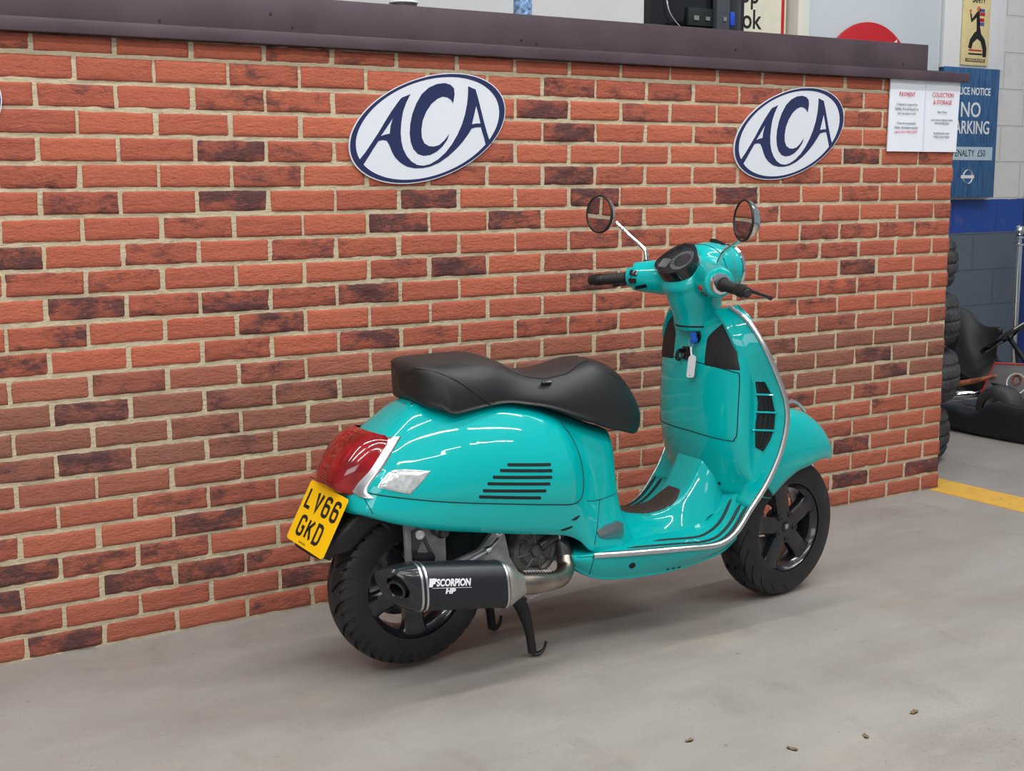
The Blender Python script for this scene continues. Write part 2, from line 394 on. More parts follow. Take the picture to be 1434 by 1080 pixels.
for i_, (x, y, s_, a_) in enumerate(((1.738, -1.652, .016, .4), (1.517, -1.689, .013, 1.2), (1.311, -1.644, .014, 2.0), (1.133, -1.469, .013, .2))):
    m_ = MB(); R3 = Matrix.Rotation(a_, 3, 'Z'); n_ = 12; vs = [Vector((s_ * cos(2 * pi * k / n_) * (1 + .25 * sin(3 * k)), s_ * .5 * sin(2 * pi * k / n_) * (1 + .2 * cos(5 * k)), .0015 + .003 * abs(sin(k)))) for k in range(n_)] + [Vector((0, 0, .004))]
    m_.add([R3 @ q for q in vs], [(k, (k + 1) % n_, n_) for k in range(n_)]); m_.add([R3 @ Vector((q.x, q.y, .0002)) for q in vs], [((k + 1) % n_, k, n_) for k in range(n_)])
    o = m_.build('dry_leaf', leafm); o.location = (x, y, 0); tag(o, ('brown leaf scrap farthest right on the concrete floor', 'brown leaf scrap second from the right on the concrete', 'leaf scrap third from the right, near the bottom edge', 'leftmost leaf scrap on the concrete in front of the scooter')[i_], 'leaf', 'leaf scraps on the floor')
m_ = MB(); m_.box((2, -2, -.05), (17, 16, .1)); struct(m_.build('floor', fm, smooth=False))
# painted line
ym = bpy.data.materials.new('worn yellow paint'); ym.use_nodes = True; nt = ym.node_tree; N = nt.nodes; Lk = nt.links; bs = N['Principled BSDF']
tcn = N.new('ShaderNodeTexCoord'); v_ = N.new('ShaderNodeValue'); v_.outputs[0].default_value = 0; rnd = v_.outputs[0]
c_ = mixc(rng(nz(9, 8, .7), .3, .7), srgb(222, 176, 70), srgb(196, 152, 62)); c_ = mixc(rng(nz(26, 7, .75), .60, .68), c_, srgb(120, 105, 80))
Lk.new(c_, bs.inputs['Base Color']); bs.inputs['Roughness'].default_value = .6
m_ = MB(); m_.box((4.2, -.16, .002), (1.5, .30, .004))
ln = m_.build('floor_marking', ym, smooth=False); tag(ln, 'worn yellow line painted on the floor by the wall end', 'floor marking')
ln.location = (0, 0, 0)
COL.objects.unlink(ln); bpy.data.objects.remove(ln)
m_ = MB(); m_.prism([(3.76, -2.6), (3.975, -2.6), (3.975, .55), (3.835, .55), (3.835, -.004), (3.76, -.004)], lambda a, b: (a, b, .0), lambda a, b: (a, b, .0025))
ln = m_.build('floor_marking', ym, smooth=False); tag(ln, 'worn yellow line painted on the floor by the end of the brick wall', 'floor marking')

# blockwork back wall with three paint bands
bw = bpy.data.materials.new('painted blockwork'); bw.use_nodes = True; nt = bw.node_tree; N = nt.nodes; Lk = nt.links; bs = N['Principled BSDF']
tcn = N.new('ShaderNodeTexCoord'); v_ = N.new('ShaderNodeValue'); v_.outputs[0].default_value = 0; rnd = v_.outputs[0]
sx = N.new('ShaderNodeSeparateXYZ'); Lk.new(tcn.outputs['Object'], sx.inputs[0])
wz = math_('ADD', sx.outputs[2], math_('MULTIPLY', nz(7, 3), .02))
c_ = mixc(math_('GREATER_THAN', wz, 1.015), srgb(92, 102, 114), srgb(34, 72, 152))
c_ = mixc(math_('GREATER_THAN', wz, 1.235), c_, srgb(214, 212, 208))
c_ = mixc(math_('MULTIPLY', rng(nz(6, 8, .7), .55, .75), .25), c_, srgb(150, 140, 128))
Lk.new(c_, bs.inputs['Base Color']); bs.inputs['Roughness'].default_value = .5
bt = N.new('ShaderNodeTexBrick'); bt.inputs['Scale'].default_value = 1; bt.inputs['Brick Width'].default_value = .45; bt.inputs['Row Height'].default_value = .24
bt.inputs['Mortar Size'].default_value = .006; bt.inputs['Mortar Smooth'].default_value = .4
cb = N.new('ShaderNodeCombineXYZ'); Lk.new(sx.outputs[0], cb.inputs[0]); Lk.new(math_('ADD', sx.outputs[2], .21), cb.inputs[1]); Lk.new(cb.outputs[0], bt.inputs['Vector'])
bp = N.new('ShaderNodeBump'); bp.inputs['Distance'].default_value = .012; bp.inputs['Strength'].default_value = 1.0; bp.invert = True
Lk.new(math_('ADD', bt.outputs['Fac'], math_('MULTIPLY', nz(50, 5), .12)), bp.inputs['Height']); Lk.new(bp.outputs[0], bs.inputs['Normal'])
m_ = MB(); m_.box((3.03, 2.1, 1.8), (8.0, .2, 3.6)); struct(m_.build('wall_back', bw, smooth=False))
bluep = mat('blue painted panel', srgb(24, 52, 120), .35, noise_scale=6, noise_amt=.15)
m_ = MB(); m_.box((7.9, 2.35, 1.8), (3.0, .1, 3.6)); struct(m_.build('wall_right', bluep, smooth=False))
offw = mat('off white painted board', srgb(214, 213, 214), .5, noise_scale=2, noise_amt=.03)
m_ = MB(); m_.box((1.2, 1.975, 2.4), (6.9, .05, 1.6)); o = struct(m_.build('trim_4', offw, smooth=False)); o['label'] = 'pale painted boarding behind the counter'
greyb = mat('pale blue grey gloss sheet', srgb(206, 212, 218), .16, noise_scale=2, noise_amt=.02)
m_ = MB(); m_.box((5.42, 1.965, 2.62), (1.24, .03, 1.2)); o = m_.build('notice_board', greyb, bevel=.003); tag(o, 'large pale glossy board behind the right end of the counter', 'board')
cream = mat('cream painted post', srgb(222, 218, 206), .5)
m_ = MB(); m_.box((4.745, 1.925, 1.8), (.09, .15, 3.6)); o = struct(m_.build('trim_5', cream, bevel=.004)); o['label'] = 'narrow cream post between the two boards'
wpan = mat('white board', srgb(226, 226, 226), .4)
m_ = MB(); m_.box((6.35, 1.96, 2.56), (.60, .06, .99)); o = m_.build('backing_board', wpan, bevel=.003); tag(o, 'white board carrying the narrow yellow safety poster', 'board')

def onwall(x0, z0, y): return lambda a, b, c=0: (x0 + a, y - c, z0 + b)
# stop look sign
sign_cream = mat('cream enamel', srgb(226, 220, 200), .35, noise_scale=12, noise_amt=.05)
t = empty('railway_sign', (4.385, 1.94, 1.85)); tag(t, 'cream Stop Look sign with a red edge behind the black monitor', 'sign')
f = lambda a, b, c=0: (a, -c, b)
m_ = MB(); m_.box((0, 0, .55), (.60, .016, 1.10)); m_.build('panel', sign_cream, t, bevel=.002)
m_ = MB()
for bx, bz, dx, dz in ((.272, .55, .022, 1.06), (-.272, .55, .022, 1.06), (0, 1.07, .566, .022), (0, .03, .566, .022)): m_.box((bx, -.0085, bz), (dx, .003, dz))
m_.build('red_border', M['red'], t, smooth=False)
for s_, z in (('Stop', .545), ('Look', .405), ('Listen', .265)):
    o = text_mesh(s_, .150, lambda a, b, c, z=z: (-.04 + a, -.0085 - c, z + b), 'lettering', M['ink'], t, xs=.92, bold=.002)
# red disc sign
t = empty('round_sign', (5.375, 1.93, 1.90)); tag(t, 'round red sign leaning behind the dark upright board', 'sign')
m_ = MB(); m_.lathe([(-.008, .0001), (-.008, .40), (.006, .40), (.008, .395), (.008, .0001)], (0, 0, 0), (0, -1, 0), 72); m_.build('disc', M['red'], t)
m_ = MB(); m_.prism([(.03, .15), (.20, .285), (.235, .31), (.235, .20), (.20, .10)], lambda a, b: (a, -.0085, b), lambda a, b: (a, -.0105, b)); m_.build('white_flash', M['white'], t, smooth=False)
# safety poster (a plain generic figure)
pc = mat('aged yellow card', srgb(222, 204, 150), .5, noise_scale=20, noise_amt=.06)
t = empty('safety_poster', (6.34, 1.92, 2.085)); tag(t, 'narrow yellow safety poster with a striding black figure', 'poster')
m_ = MB(); m_.box((0, 0, .245), (.265, .012, .49)); m_.build('panel', pc, t, bevel=.003)
m_ = MB(); P = lambda a, b: (a, -.0065, b); P2 = lambda a, b: (a, -.0075, b)
arch = [(-.075, .11), (-.06, .16), (-.02, .205), (.0, .215), (-.005, .30), (-.055, .265), (-.07, .32), (-.058, .322), (-.048, .29), (-.003, .335), (.02, .34), (.03, .25), (.045, .20), (.085, .165), (.105, .11), (.105, .055), (.07, .055), (.068, .10), (.045, .15), (.01, .168), (-.03, .14), (-.045, .10)]
m_.prism(arch, P, P2); m_.build('figure', M['ink'], t, smooth=False)
m_ = MB(); m_.lathe([(0, .0001), (0, .018), (.001, .018), (.001, .0001)], (.012, -.0065, .352), (0, -1, 0), 20); po = mat('poster orange', srgb(214, 120, 70), .5); m_.build('head', po, t, smooth=False)
m_ = MB(); m_.lathe([(0, .0001), (0, .012), (.001, .012), (.001, .0001)], (-.066, -.0065, .335), (0, -1, 0), 16); m_.build('hand', po, t, smooth=False)
pbl = mat('poster blue', srgb(70, 90, 160), .5)
for z in (.345, .26): m_ = MB(); m_.box((.045, -.007, z), (.053, .001, .02)); m_.build('blue_band', pbl, t, smooth=False)
for q in ((.05, .322, .05, .02), (.045, .285, .05, .022), (-.005, .094, .13, .009)): m_ = MB(); m_.box((q[0], -.007, q[1]), (q[2], .001, q[3])); m_.build('red_band', M['red'], t, smooth=False)
for q in ((-.002, .071, .136, .010), (0, .032, .19, .022)): m_ = MB(); m_.box((q[0], -.007, q[1]), (q[2], .001, q[3])); m_.build('black_band', M['ink'], t, smooth=False)
text_mesh('SAFETY', .043, lambda a, b, c: (.01 + a, -.0065 - c, .404 + b), 'lettering', M['ink'], t, xs=.9, bold=.001)
text_mesh('UNDERGROUND', .026, lambda a, b, c: (a, -.0078 - c, .032 + b), 'lettering', pc, t, xs=.86)
# police notice
pb = bpy.data.materials.new('weathered blue enamel'); pb.use_nodes = True; nt = pb.node_tree; N = nt.nodes; Lk = nt.links; bs = N['Principled BSDF']
tcn = N.new('ShaderNodeTexCoord'); v_ = N.new('ShaderNodeValue'); v_.outputs[0].default_value = 0; rnd = v_.outputs[0]
c_ = mixc(rng(nz(22, 7, .7, stretch=(3.5, 1, .35)), .42, .68), srgb(58, 104, 150), srgb(26, 62, 104)); Lk.new(c_, bs.inputs['Base Color']); bs.inputs['Roughness'].default_value = .4
t = empty('police_notice', (6.335, 1.94, 1.24)); tag(t, 'weathered blue NO PARKING police notice half hidden by the brick wall', 'sign')
m_ = MB(); m_.box((0, 0, .415), (.55, .03, .83)); m_.build('panel', pb, t, bevel=.003)
for s_, z, sz in (('POLICE NOTICE', .68, .066), ('NO', .560, .135), ('PARKING', .448, .118)):
    text_mesh(s_, sz, lambda a, b, c, z=z: (a, -.0155 - c, z + b), 'lettering', M['white'], t, xs=.80 if sz < .13 else .95, bold=.0012)
m_ = MB(); m_.box((0, -.0165, .285), (.47, .003, .085)); m_.build('penalty_strip', mat('pale strip', srgb(176, 196, 208), .5), t, smooth=False)
text_mesh('PENALTY  £50', .062, lambda a, b, c: (a, -.0185 - c, .285 + b), 'lettering', M['ink'], t, xs=.85)
m_ = MB(); m_.tube([(.045 * cos(q), -.0165, .135 + .045 * sin(q)) for q in np.linspace(0, 2 * pi, 33)[:-1]], .009, 6, closed=True, flat=.2); m_.box((0, -.0165, .135), (.13, .003, .020)); m_.build('roundel', M['white'], t, smooth=False)

# paper notices in plastic sleeve on the bricks
pap = mat('white paper', srgb(228, 232, 240), .35, spec=.5)
t = empty('paper_notice', (3.614, -.006, 1.4815)); tag(t, 'two printed notices in a clear sleeve taped to the bricks under the ledge', 'notice')
A = np.zeros((41, 31, 3))
for i in range(41):
    for j in range(31):
        a = -.215 + .43 * i / 40; b = .292 * j / 30
        A[i, j] = (a - .006 * (1 - j / 30), -.004 - .0022 * abs(noise.noise(Vector((a * 9, b * 6, 1)))), b)
v, f_ = grid_mesh(A); m_ = MB(); m_.add(v, f_); A2 = A.copy(); A2[:, :, 1] = .0; v, f_ = grid_mesh(A2); m_.add(v, f_); m_.build('sheet', pap, t)
redi = mat('red print', srgb(205, 70, 90), .5); gri = mat('grey print', srgb(110, 112, 122), .5)
def pt(s_, x, z, sz, mm): text_mesh(s_, sz, lambda a, b, c: (x + a, -.0078 - c * .3, z + b), 'lettering', mm, t, xs=.85)
pt('PAYMENT', -.115, .232, .026, redi); pt('COLLECTION', .105, .236, .026, redi); pt('& STORAGE', .105, .206, .026, redi)
for x, z, s_ in ((-.115, .192, 'A deposit is required for'), (-.115, .174, 'bidding, this can be paid via'), (-.115, .156, 'your account or card'), (-.115, .116, 'If you are a successful'), (-.115, .098, 'bidder, the balance must be'), (.105, .166, 'Buyer Notes'), (.105, .133, 'Lots must be collected within'), (.105, .120, 'three working days'), (.105, .078, 'Uncollected lots incur'), (.105, .064, 'a daily storage charge')):
    pt(s_, x, z, .0135 if x > 0 else .0150, gri)
pt('paid in full in TWO DAYS', -.115, .080, .0150, redi)
m_ = MB(); m_.box((-.005, -.0062, .15), (.004, .004, .29)); m_.build('sleeve_seam', mat('sleeve seam', srgb(205, 212, 228), .2), t)

# ACA oval signs
SWOOSH = [(-0.0651,0.1065),(-0.0811,0.0795),(-0.0933,0.0507),(-0.1,0.0179),(-0.103,-0.0149),(-0.1011,-0.0435),(-0.0945,-0.0681),(-0.0816,-0.0906),(-0.0653,-0.1071),(-0.044,-0.1182),(-0.0201,-0.1206),(0.0042,-0.1151),(0.0335,-0.1004),(0.0631,-0.0771),(0.088,-0.0496),(0.1081,-0.02),(0.1258,0.014),(0.1386,0.0478),(0.1464,0.0816),(0.1501,0.111),(0.1509,0.1382),(0.1792,0.1287),(0.189,0.0996),(0.1988,0.0661),(0.2112,0.024),(0.2236,-0.014),(0.2336,-0.0386),(0.2413,-0.0445),(0.2192,-0.0588),(0.2133,-0.0354),(0.2058,-0.0143),(0.1984,0.0068),(0.1807,0.0057),(0.1631,0.0011),(0.1479,-0.0194),(0.1277,-0.0429),(0.1027,-0.0663),(0.0728,-0.0897),(0.0383,-0.1108),(0.004,-0.1235),(-0.025,-0.1286),(-0.0537,-0.129),(-0.0822,-0.1237),(-0.1056,-0.1114),(-0.1241,-0.095),(-0.1355,-0.0767),(-0.1444,-0.0563),(-0.1534,-0.0421),(-0.1696,-0.0403),(-0.1835,-0.0437),(-0.2024,-0.0691),(-0.2213,-0.0956),(-0.2378,-0.1179),(-0.2525,-0.1059),(-0.2488,-0.0998),(-0.2301,-0.0794),(-0.2066,-0.0489),(-0.183,-0.0182),(-0.1592,0.0167),(-0.1354,0.0497),(-0.1116,0.0787),(-0.0987,0.0933)]
HOLE_A = [(-0.1302,0.0295),(-0.1386,0.0049),(-0.1423,-0.0196),(-0.16,-0.0231),(-0.1749,-0.0282),(-0.155,-0.0035)]
HOLE_B = [(0.1813,0.0762),(0.1896,0.049),(0.1975,0.0187),(0.1808,0.0184),(0.1642,0.0155),(0.1735,0.0486)]
LETC = [(0.093,0.0814),(0.0847,0.0924),(0.0702,0.1003),(0.0531,0.1018),(0.0336,0.0942),(0.0117,0.0779),(-0.0079,0.0527),(-0.0217,0.0236),(-0.027,-0.0054),(-0.0259,-0.0302),(-0.0166,-0.0487),(0.0001,-0.0577),(0.0195,-0.0587),(0.039,-0.0535),(0.0587,-0.0382),(0.0771,-0.0171),(0.0685,-0.0373),(0.0511,-0.0584),(0.029,-0.0753),(0.0046,-0.0859),(-0.0196,-0.089),(-0.0411,-0.0833),(-0.0575,-0.0678),(-0.0667,-0.0452),(-0.07,-0.0185),(-0.0676,0.0103),(-0.0595,0.0433),(-0.0448,0.0764),(-0.0238,0.1077),(0.0028,0.1291),(0.0318,0.1412),(0.061,0.1455),(0.0828,0.1409),(0.0964,0.1301),(0.0987,0.1115)]
navy = mat('navy vinyl', srgb(36, 44, 84), .22, coat=.5); swhite = mat('white sign face', srgb(214, 218, 226), .22, coat=.5)
def ellp(A, n=96, c=(.0048, 0)): return [(c[0] + A[0][0] * cos(q) + A[0][1] * sin(q), c[1] + A[1][0] * cos(q) + A[1][1] * sin(q)) for q in np.linspace(0, 2 * pi, n + 1)[:-1]]
def oval():
    t = empty('oval_sign'); m_ = MB(); y = lambda k: (lambda a, b: (a, k, b))
    m_.prism(ellp([[.2915, .0024], [.0622, .1678]]), y(0), y(-.006)); m_.build('sign_plate', swhite, t, smooth=False)
    m_ = MB(); m_.prism(ellp([[.2881, .0023], [.0613, .1649]]), y(-.0059), y(-.0068), holes=[ellp([[.2673, .0022], [.0551, .1562]], c=(.0041, 0))]); m_.build('navy_border', navy, t, smooth=False)
    m_ = MB(); m_.prism(SWOOSH, y(-.0059), y(-.0069), holes=[HOLE_A, HOLE_B]); m_.prism(LETC, y(-.0059), y(-.0069)); m_.build('lettering', navy, t, smooth=False)
    return t
o1 = oval(); o1.location = (1.233, -.002, 1.538)
tag(o1, 'oval navy and white ACA sign on the bricks above the seat', 'sign', 'oval signs on the brick wall')
o2 = copy_tree(o1); o2.location = (2.842, -.002, 1.546); o2['label'] = 'oval ACA sign catching the light, above the scooter mirrors'
o3 = copy_tree(o1); o3.location = (-.385, -.002, 1.530); o3['label'] = 'oval ACA sign cut off by the left edge of the photo'

# monitor, bottle, cup on the counter
t = empty('computer_monitor', (2.745, .42, 1.812)); tag(t, 'black computer monitor seen from behind on the counter', 'monitor')
def rz(a): return Matrix.Rotation(a, 4, 'Z')
m_ = MB(); m_.box((0, .035, .29), (.52, .02, .40)); m_.build('screen_frame', M['black_plastic'], t, bevel=.004)
A = np.zeros((25, 15, 3))
for i in range(25):
    for j in range(15):
        a = -1 + 2 * i / 24; b = -1 + 2 * j / 14; A[i, j] = (.245 * a, .026 - .05 * (1 - abs(a) ** 3) * (1 - abs(b) ** 4), .28 + .175 * b)
v, f_ = grid_mesh(A); m_ = MB(); m_.add(v, f_); m_.build('back_cover', M['black_gloss'], t)
m_ = MB(); m_.box((.07, -.045, .21), (.07, .03, .30)); m_.build('stand_neck', mat('dark grey plastic', (.05, .055, .065, 1), .4), t, bevel=.006)
m_ = MB(); m_.box((.07, .0, .008), (.26, .2, .016)); m_.build('stand_base', M['black_plastic'], t, bevel=.006)
m_ = MB(); m_.box((-.03, -.028, .205), (.13, .016, .07)); m_.build('port_bay', M['gap'], t, bevel=.002)
for q in ((-.055, -.037, .20, .026, .018), (.005, -.037, .20, .022, .014), (.075, -.062, .20, .016, .016)): m_ = MB(); m_.box(q[:3], (q[3], .006, q[4])); m_.build('port', M['alu'], t)
m_ = MB(); m_.box((.125, -.04, .205), (.024, .03, .055)); m_.build('video_plug', mat('blue plug', srgb(30, 70, 190), .4), t, bevel=.004)
m_ = MB(); m_.tube(bez((-.2, -.01, .34), (-.19, -.03, .22), (-.13, -.04, .15), (-.08, -.045, .11), (-.04, -.03, .05)), .003, 8); m_.build('cable', M['alu'], t)
t = empty('water_bottle', (1.768, .25, 1.812)); tag(t, 'small clear water bottle standing on the counter', 'bottle')
pr = [(0, .001), (0, .028), (.01, .032), (.03, .031), (.045, .033), (.06, .031), (.075, .033), (.09, .031), (.105, .033), (.13, .033), (.15, .031), (.17, .02), (.185, .013), (.20, .013)]
pr = [(a * 1.5, b) for a, b in pr]; m_ = MB(); m_.lathe(pr, (0, 0, 0), (0, 0, 1), 32); m_.build('bottle_body', mat('bottle plastic', (.80, .88, .95, 1), .08, trans=.85, ior=1.3), t)
m_ = MB(); m_.lathe([(0.08, .0336), (.195, .0336)], (0, 0, 0), (0, 0, 1), 32); m_.build('wrap_label', mat('bottle wrap', srgb(120, 150, 190), .4, noise_scale=70, noise_amt=.7), t)
m_ = MB(); m_.lathe([(0.298, .0001), (.298, .015), (.315, .015), (.315, .0001)][::-1], (0, 0, 0), (0, 0, 1), 24); m_.build('cap', M['white'], t)
t = empty('dark_cup', (1.286, .25, 1.812)); tag(t, 'dark cup with a pale rim peeping over the upright board', 'cup')
m_ = MB(); m_.lathe([(0, .001), (0, .036), (.15, .046), (.15, .043), (.01, .033), (.01, .001)], (0, 0, 0), (0, 0, 1), 36); m_.build('cup_body', mat('dark ceramic', (.05, .045, .042, 1), .4), t)
m_ = MB(); m_.tube([(.0465 * cos(q), .0465 * sin(q), .152) for q in np.linspace(0, 2 * pi, 37)[:-1]], .004, 8, closed=True); m_.build('rim', wpan, t)

# ------------------------------------------------------------------ stacked tyres behind the wall end
def tyre_mesh(R, W, depth, pat, rim_r, nth=180, treadm=.8, shear=None):
    """tyre round the y axis, tread blocks carved as real grooves"""
    prof = []; hs = R - rim_r
    for s_ in np.linspace(-1, 1, 45):
        a = s_ * pi * .5
        sgn = 1 if s_ >= 0 else -1
        if abs(s_) < .52: y = W / 2 * s_ / .52 * treadm; r = R - .012 * (abs(s_) / .52) ** 2.2 * (W / .13)
        else:
            k = (abs(s_) - .52) / .48; y = sgn * (W / 2 * treadm + (W / 2 * (1 - treadm)) * sin(k * pi * .62) * 1.05); r = R - .012 * (W / .13) - (hs - .012 * (W / .13)) * k ** 1.15
        prof.append((y, r, s_))
    A = np.zeros((nth, len(prof), 3))
    for i in range(nth):
        th = 2 * pi * i / nth
        for j, (y, r, s_) in enumerate(prof):
            g = pat(th, s_) if abs(s_) < (.62 if shear is None else .72) else 0; rr = r - depth * g; th_ = th - (shear(s_) if shear else 0)
            A[i, j] = (rr * cos(th_), y, rr * sin(th_))
    return A
def pat_car(th, s):
    g = 0
    for c in (-.3, 0, .3):
        if abs(s - c) < .035: g = 1
    ph = (th * 46 / (2 * pi) + (s * 2.2 if s < 0 else -s * 2.2)) % 1
    if ph < .2 and abs(abs(s) - .15) > .06: g = max(g, .9)
    return g
A = tyre_mesh(.33, .262, .010, pat_car, .215, 276)
v, f_ = grid_mesh(A, cu=True); m_ = MB(); m_.add([(a, c, b) for a, b, c in v], [q[::-1] for q in f_])
old = mat('old tyre rubber', (0.045, 0.045, 0.047, 1), .75, noise_scale=9, noise_amt=.35)
tyre0 = m_.build('stacked_tyre', old)
for i in range(4):
    o = tyre0 if i == 0 else tyre0.copy()
    if i: COL.objects.link(o)
    o.location = (4.150 + (-.01, .045, .03, -.01)[i], .625, .139 + .277 * i); o.rotation_euler = (0, 0, i * 1.1)
    tag(o, ('lowest worn tyre of the stack behind the brick wall end', 'second worn tyre up in the stack behind the brick wall end', 'third worn tyre up, level with the kart steering wheel', 'topmost worn tyre of the stack behind the brick wall end')[i], 'tyre', 'tyres stacked behind the wall')

# ------------------------------------------------------------------ go-kart
K = empty('go_kart', (5.6, 1.2, 0)); tag(K, 'black go-kart with bucket seat parked by the grey block wall', 'go-kart')
def kp(x, y, z): return (x - 5.6, y - 1.2, z)
blk = mat('matt black fibreglass', (0.010, 0.010, 0.011, 1), .5)
# seat shell
rows = []
for s_, (y, z, hw, dep) in enumerate(((1.42, .60, .10, .02), (1.39, .585, .155, .05), (1.34, .50, .175, .10), (1.27, .34, .19, .15), (1.16, .17, .20, .16), (1.02, .115, .19, .13), (.88, .14, .17, .09), (.80, .17, .15, .05))):
    rows.append([kp(5.52 + hw * q, y + (-dep if s_ < 4 else 0) * q * q * q * q, z + (dep if s_ >= 3 else 0) * q ** 4) for q in (-1, -.85, -.5, 0, .5, .85, 1)])
A = grid(rows, 4, 4); v, f_ = grid_mesh(A); m_ = MB(); m_.add(v, f_); o = m_.build('seat_shell', blk, K)
md = o.modifiers.new('s', 'SOLIDIFY'); md.thickness = .008
# chassis
m_ = MB(); steel = mat('kart chassis steel', (0.25, 0.25, 0.27, 1), .3, .9)
for pts in (((5.1, .70, .09), (5.3, .72, .07), (5.34, 1.0, .07), (5.30, 1.6, .08), (5.15, 1.75, .13)), ((6.1, .70, .09), (5.9, .72, .07), (5.84, 1.0, .07), (5.88, 1.6, .08), (6.05, 1.75, .13)), ((5.3, .72, .07), (5.6, .66, .07), (5.9, .72, .07)), ((5.3, 1.55, .08), (5.6, 1.55, .08), (5.88, 1.55, .08))):
    m_.tube([kp(*q) for q in pts], .015, 10, smooth_n=4)
m_.build('chassis_tube', steel, K)
m_ = MB(); m_.box(kp(5.6, .95, .052), (.52, .62, .006)); m_.build('floor_tray', M['alu'], K)
m_ = MB(); m_.tube([kp(*q) for q in ((5.18, 1.22, .13), (5.28, 1.05, .15), (5.42, .96, .16))], .022, 12, smooth_n=4); m_.build('exhaust_pipe', M['chrome'], K)
m_ = MB(); m_.tube([kp(*q) for q in ((5.32, 1.14, .19), (5.33, .98, .235), (5.34, .87, .275))], [.018, .015, .008], 10); m_.build('side_brace', mat('rusty orange bar', srgb(168, 96, 66), .6, noise_scale=30, noise_amt=.4), K)
# steering wheel and column
wc = Vector(kp(5.57, .98, .475)); ax = Vector((-.25, .55, .78)).normalized(); e1 = ax.cross(Vector((0, 0, 1))).normalized(); e2 = ax.cross(e1)
m_ = MB(); m_.tube([wc + .165 * (cos(q) * e1 + sin(q) * e2) for q in np.linspace(0, 2 * pi, 49)[:-1]], .014, 10, closed=True)
for q in (0, 2.1, 4.2): m_.tube([wc - ax * .02, wc + .165 * (cos(q) * e1 + sin(q) * e2)], .009, 8)
m_.lathe([(-.02, .0001), (-.02, .045), (.01, .04), (.01, .0001)], wc, ax, 24); m_.build('steering_wheel', M['black_gloss'], K)
m_ = MB(); m_.tube([wc, Vector(kp(5.6, .66, .11))], .014, 10); m_.tube([Vector(kp(5.5, .80, .07)), wc - ax * .08], .01, 8); m_.build('steering_column', blk, K)
# front panel with round animal badge
pm = mat('dusty grey fairing', srgb(92, 88, 88), .4, noise_scale=8, noise_amt=.12)
pl = [(-.22, 0), (-.13, .235), (.13, .235), (.22, 0)]
org = Vector(kp(5.41, .82, .11)); ex = Vector((.55, -.83, 0)).normalized(); ez = Vector((.12, .1, 1)).normalized(); en = ex.cross(ez)
m_ = MB(); fn = lambda d: (lambda a, b: org + ex * (a + .04) + ez * b + en * d); m_.prism(pl, fn(0), fn(.03)); m_.build('front_panel', pm, K, bevel=.008)
m_ = MB(); m_.tube([org + ex * (a + .04) + ez * b + en * .031 for a, b in ((-.21, .01), (-.128, .228), (.128, .228), (.21, .01))], .005, 6); m_.build('red_piping', M['red'], K)
m_ = MB(); m_.tube([org + ex * (.03 + .05 * cos(q)) + ez * (.12 + .055 * sin(q)) + en * .031 for q in np.linspace(0, 2 * pi, 25)[:-1]], .006, 6, closed=True, flat=.3); m_.build('badge', M['white'], K)
m_ = MB(); m_.tube([org + ex * (.03 + .02 * cos(q)) + ez * (.14 + .022 * sin(q)) + en * .031 for q in np.linspace(0, 2 * pi, 17)[:-1]], .010, 6, closed=True, flat=.3); m_.build('badge', mat('badge brown', srgb(120, 60, 40), .5), K)
# side pod
rows = []
for y, zt, zb, xo in ((1.02, .11, .02, 5.02), (.86, .13, .018, 4.955), (.72, .122, .012, 4.945), (.60, .185, .010, 4.945), (.45, .18, .010, 4.95), (.34, .18, .012, 4.975), (.28, .15, .03, 5.06)):
    rows.append([kp(xo + .10, y, zt), kp(xo + .02, y, zt + .004), kp(xo, y, (zt + zb) / 2), kp(xo + .015, y, zb), kp(xo + .10, y, zb)])
A = grid(rows, 4, 4); v, f_ = grid_mesh(A); m_ = MB(); m_.add(v, f_); o = m_.build('side_bumper', blk, K); md = o.modifiers.new('s', 'SOLIDIFY'); md.thickness = .006
# wheels
for nm, (x, y, R, W) in (('f', (5.14, .68, .132, .13)), ('f2', (6.08, .68, .132, .13)), ('r', (5.1, 1.70, .14, .2)), ('r2', (6.1, 1.70, .14, .2))):
    A = tyre_mesh(R, W, 0, lambda a, b: 0, .07, 48, .85); v, f_ = grid_mesh(A, cu=True)
    m_ = MB(); m_.add([kp(x + b, y + a, c + R) for a, b, c in v], f_); wh = m_.build('wheel', old, K)
    m_ = MB(); m_.lathe([(-W / 2 * .8, .07), (-W / 2 * .75, .06), (-W / 2 * .3, .045), (-W / 2 * .35, .0001)], kp(x, y, R), (1, 0, 0), 28); m_.lathe([(W / 2 * .8, .07), (W / 2 * .3, .045), (W / 2 * .35, .0001)], kp(x, y, R), (1, 0, 0), 28); m_.build('rim', M['alu'], wh)

# barrier post and blue board behind it
t = empty('barrier_post', (6.735, 1.80, 0)); t.scale = (1, 1, .935); tag(t, 'chrome rope barrier post with a ball top by the right edge', 'post')
m_ = MB(); m_.lathe([(0, .0001), (0, .15), (.012, .15), (.03, .05), (.05, .024), (.98, .024), (.985, .032), (1.0, .032), (1.005, .018), (1.03, .018), (1.035, .028), (1.05, .028), (1.055, .018)], (0, 0, 0), (0, 0, 1), 28); m_.build('pole', M['chrome'], t)
m_ = MB(); m_.lathe([(1.055 + .038 - .038 * cos(q), max(.0001, .038 * sin(q))) for q in np.linspace(0, pi, 14)], (0, 0, 0), (0, 0, 1), 24); m_.build('ball_top', M['chrome'], t)
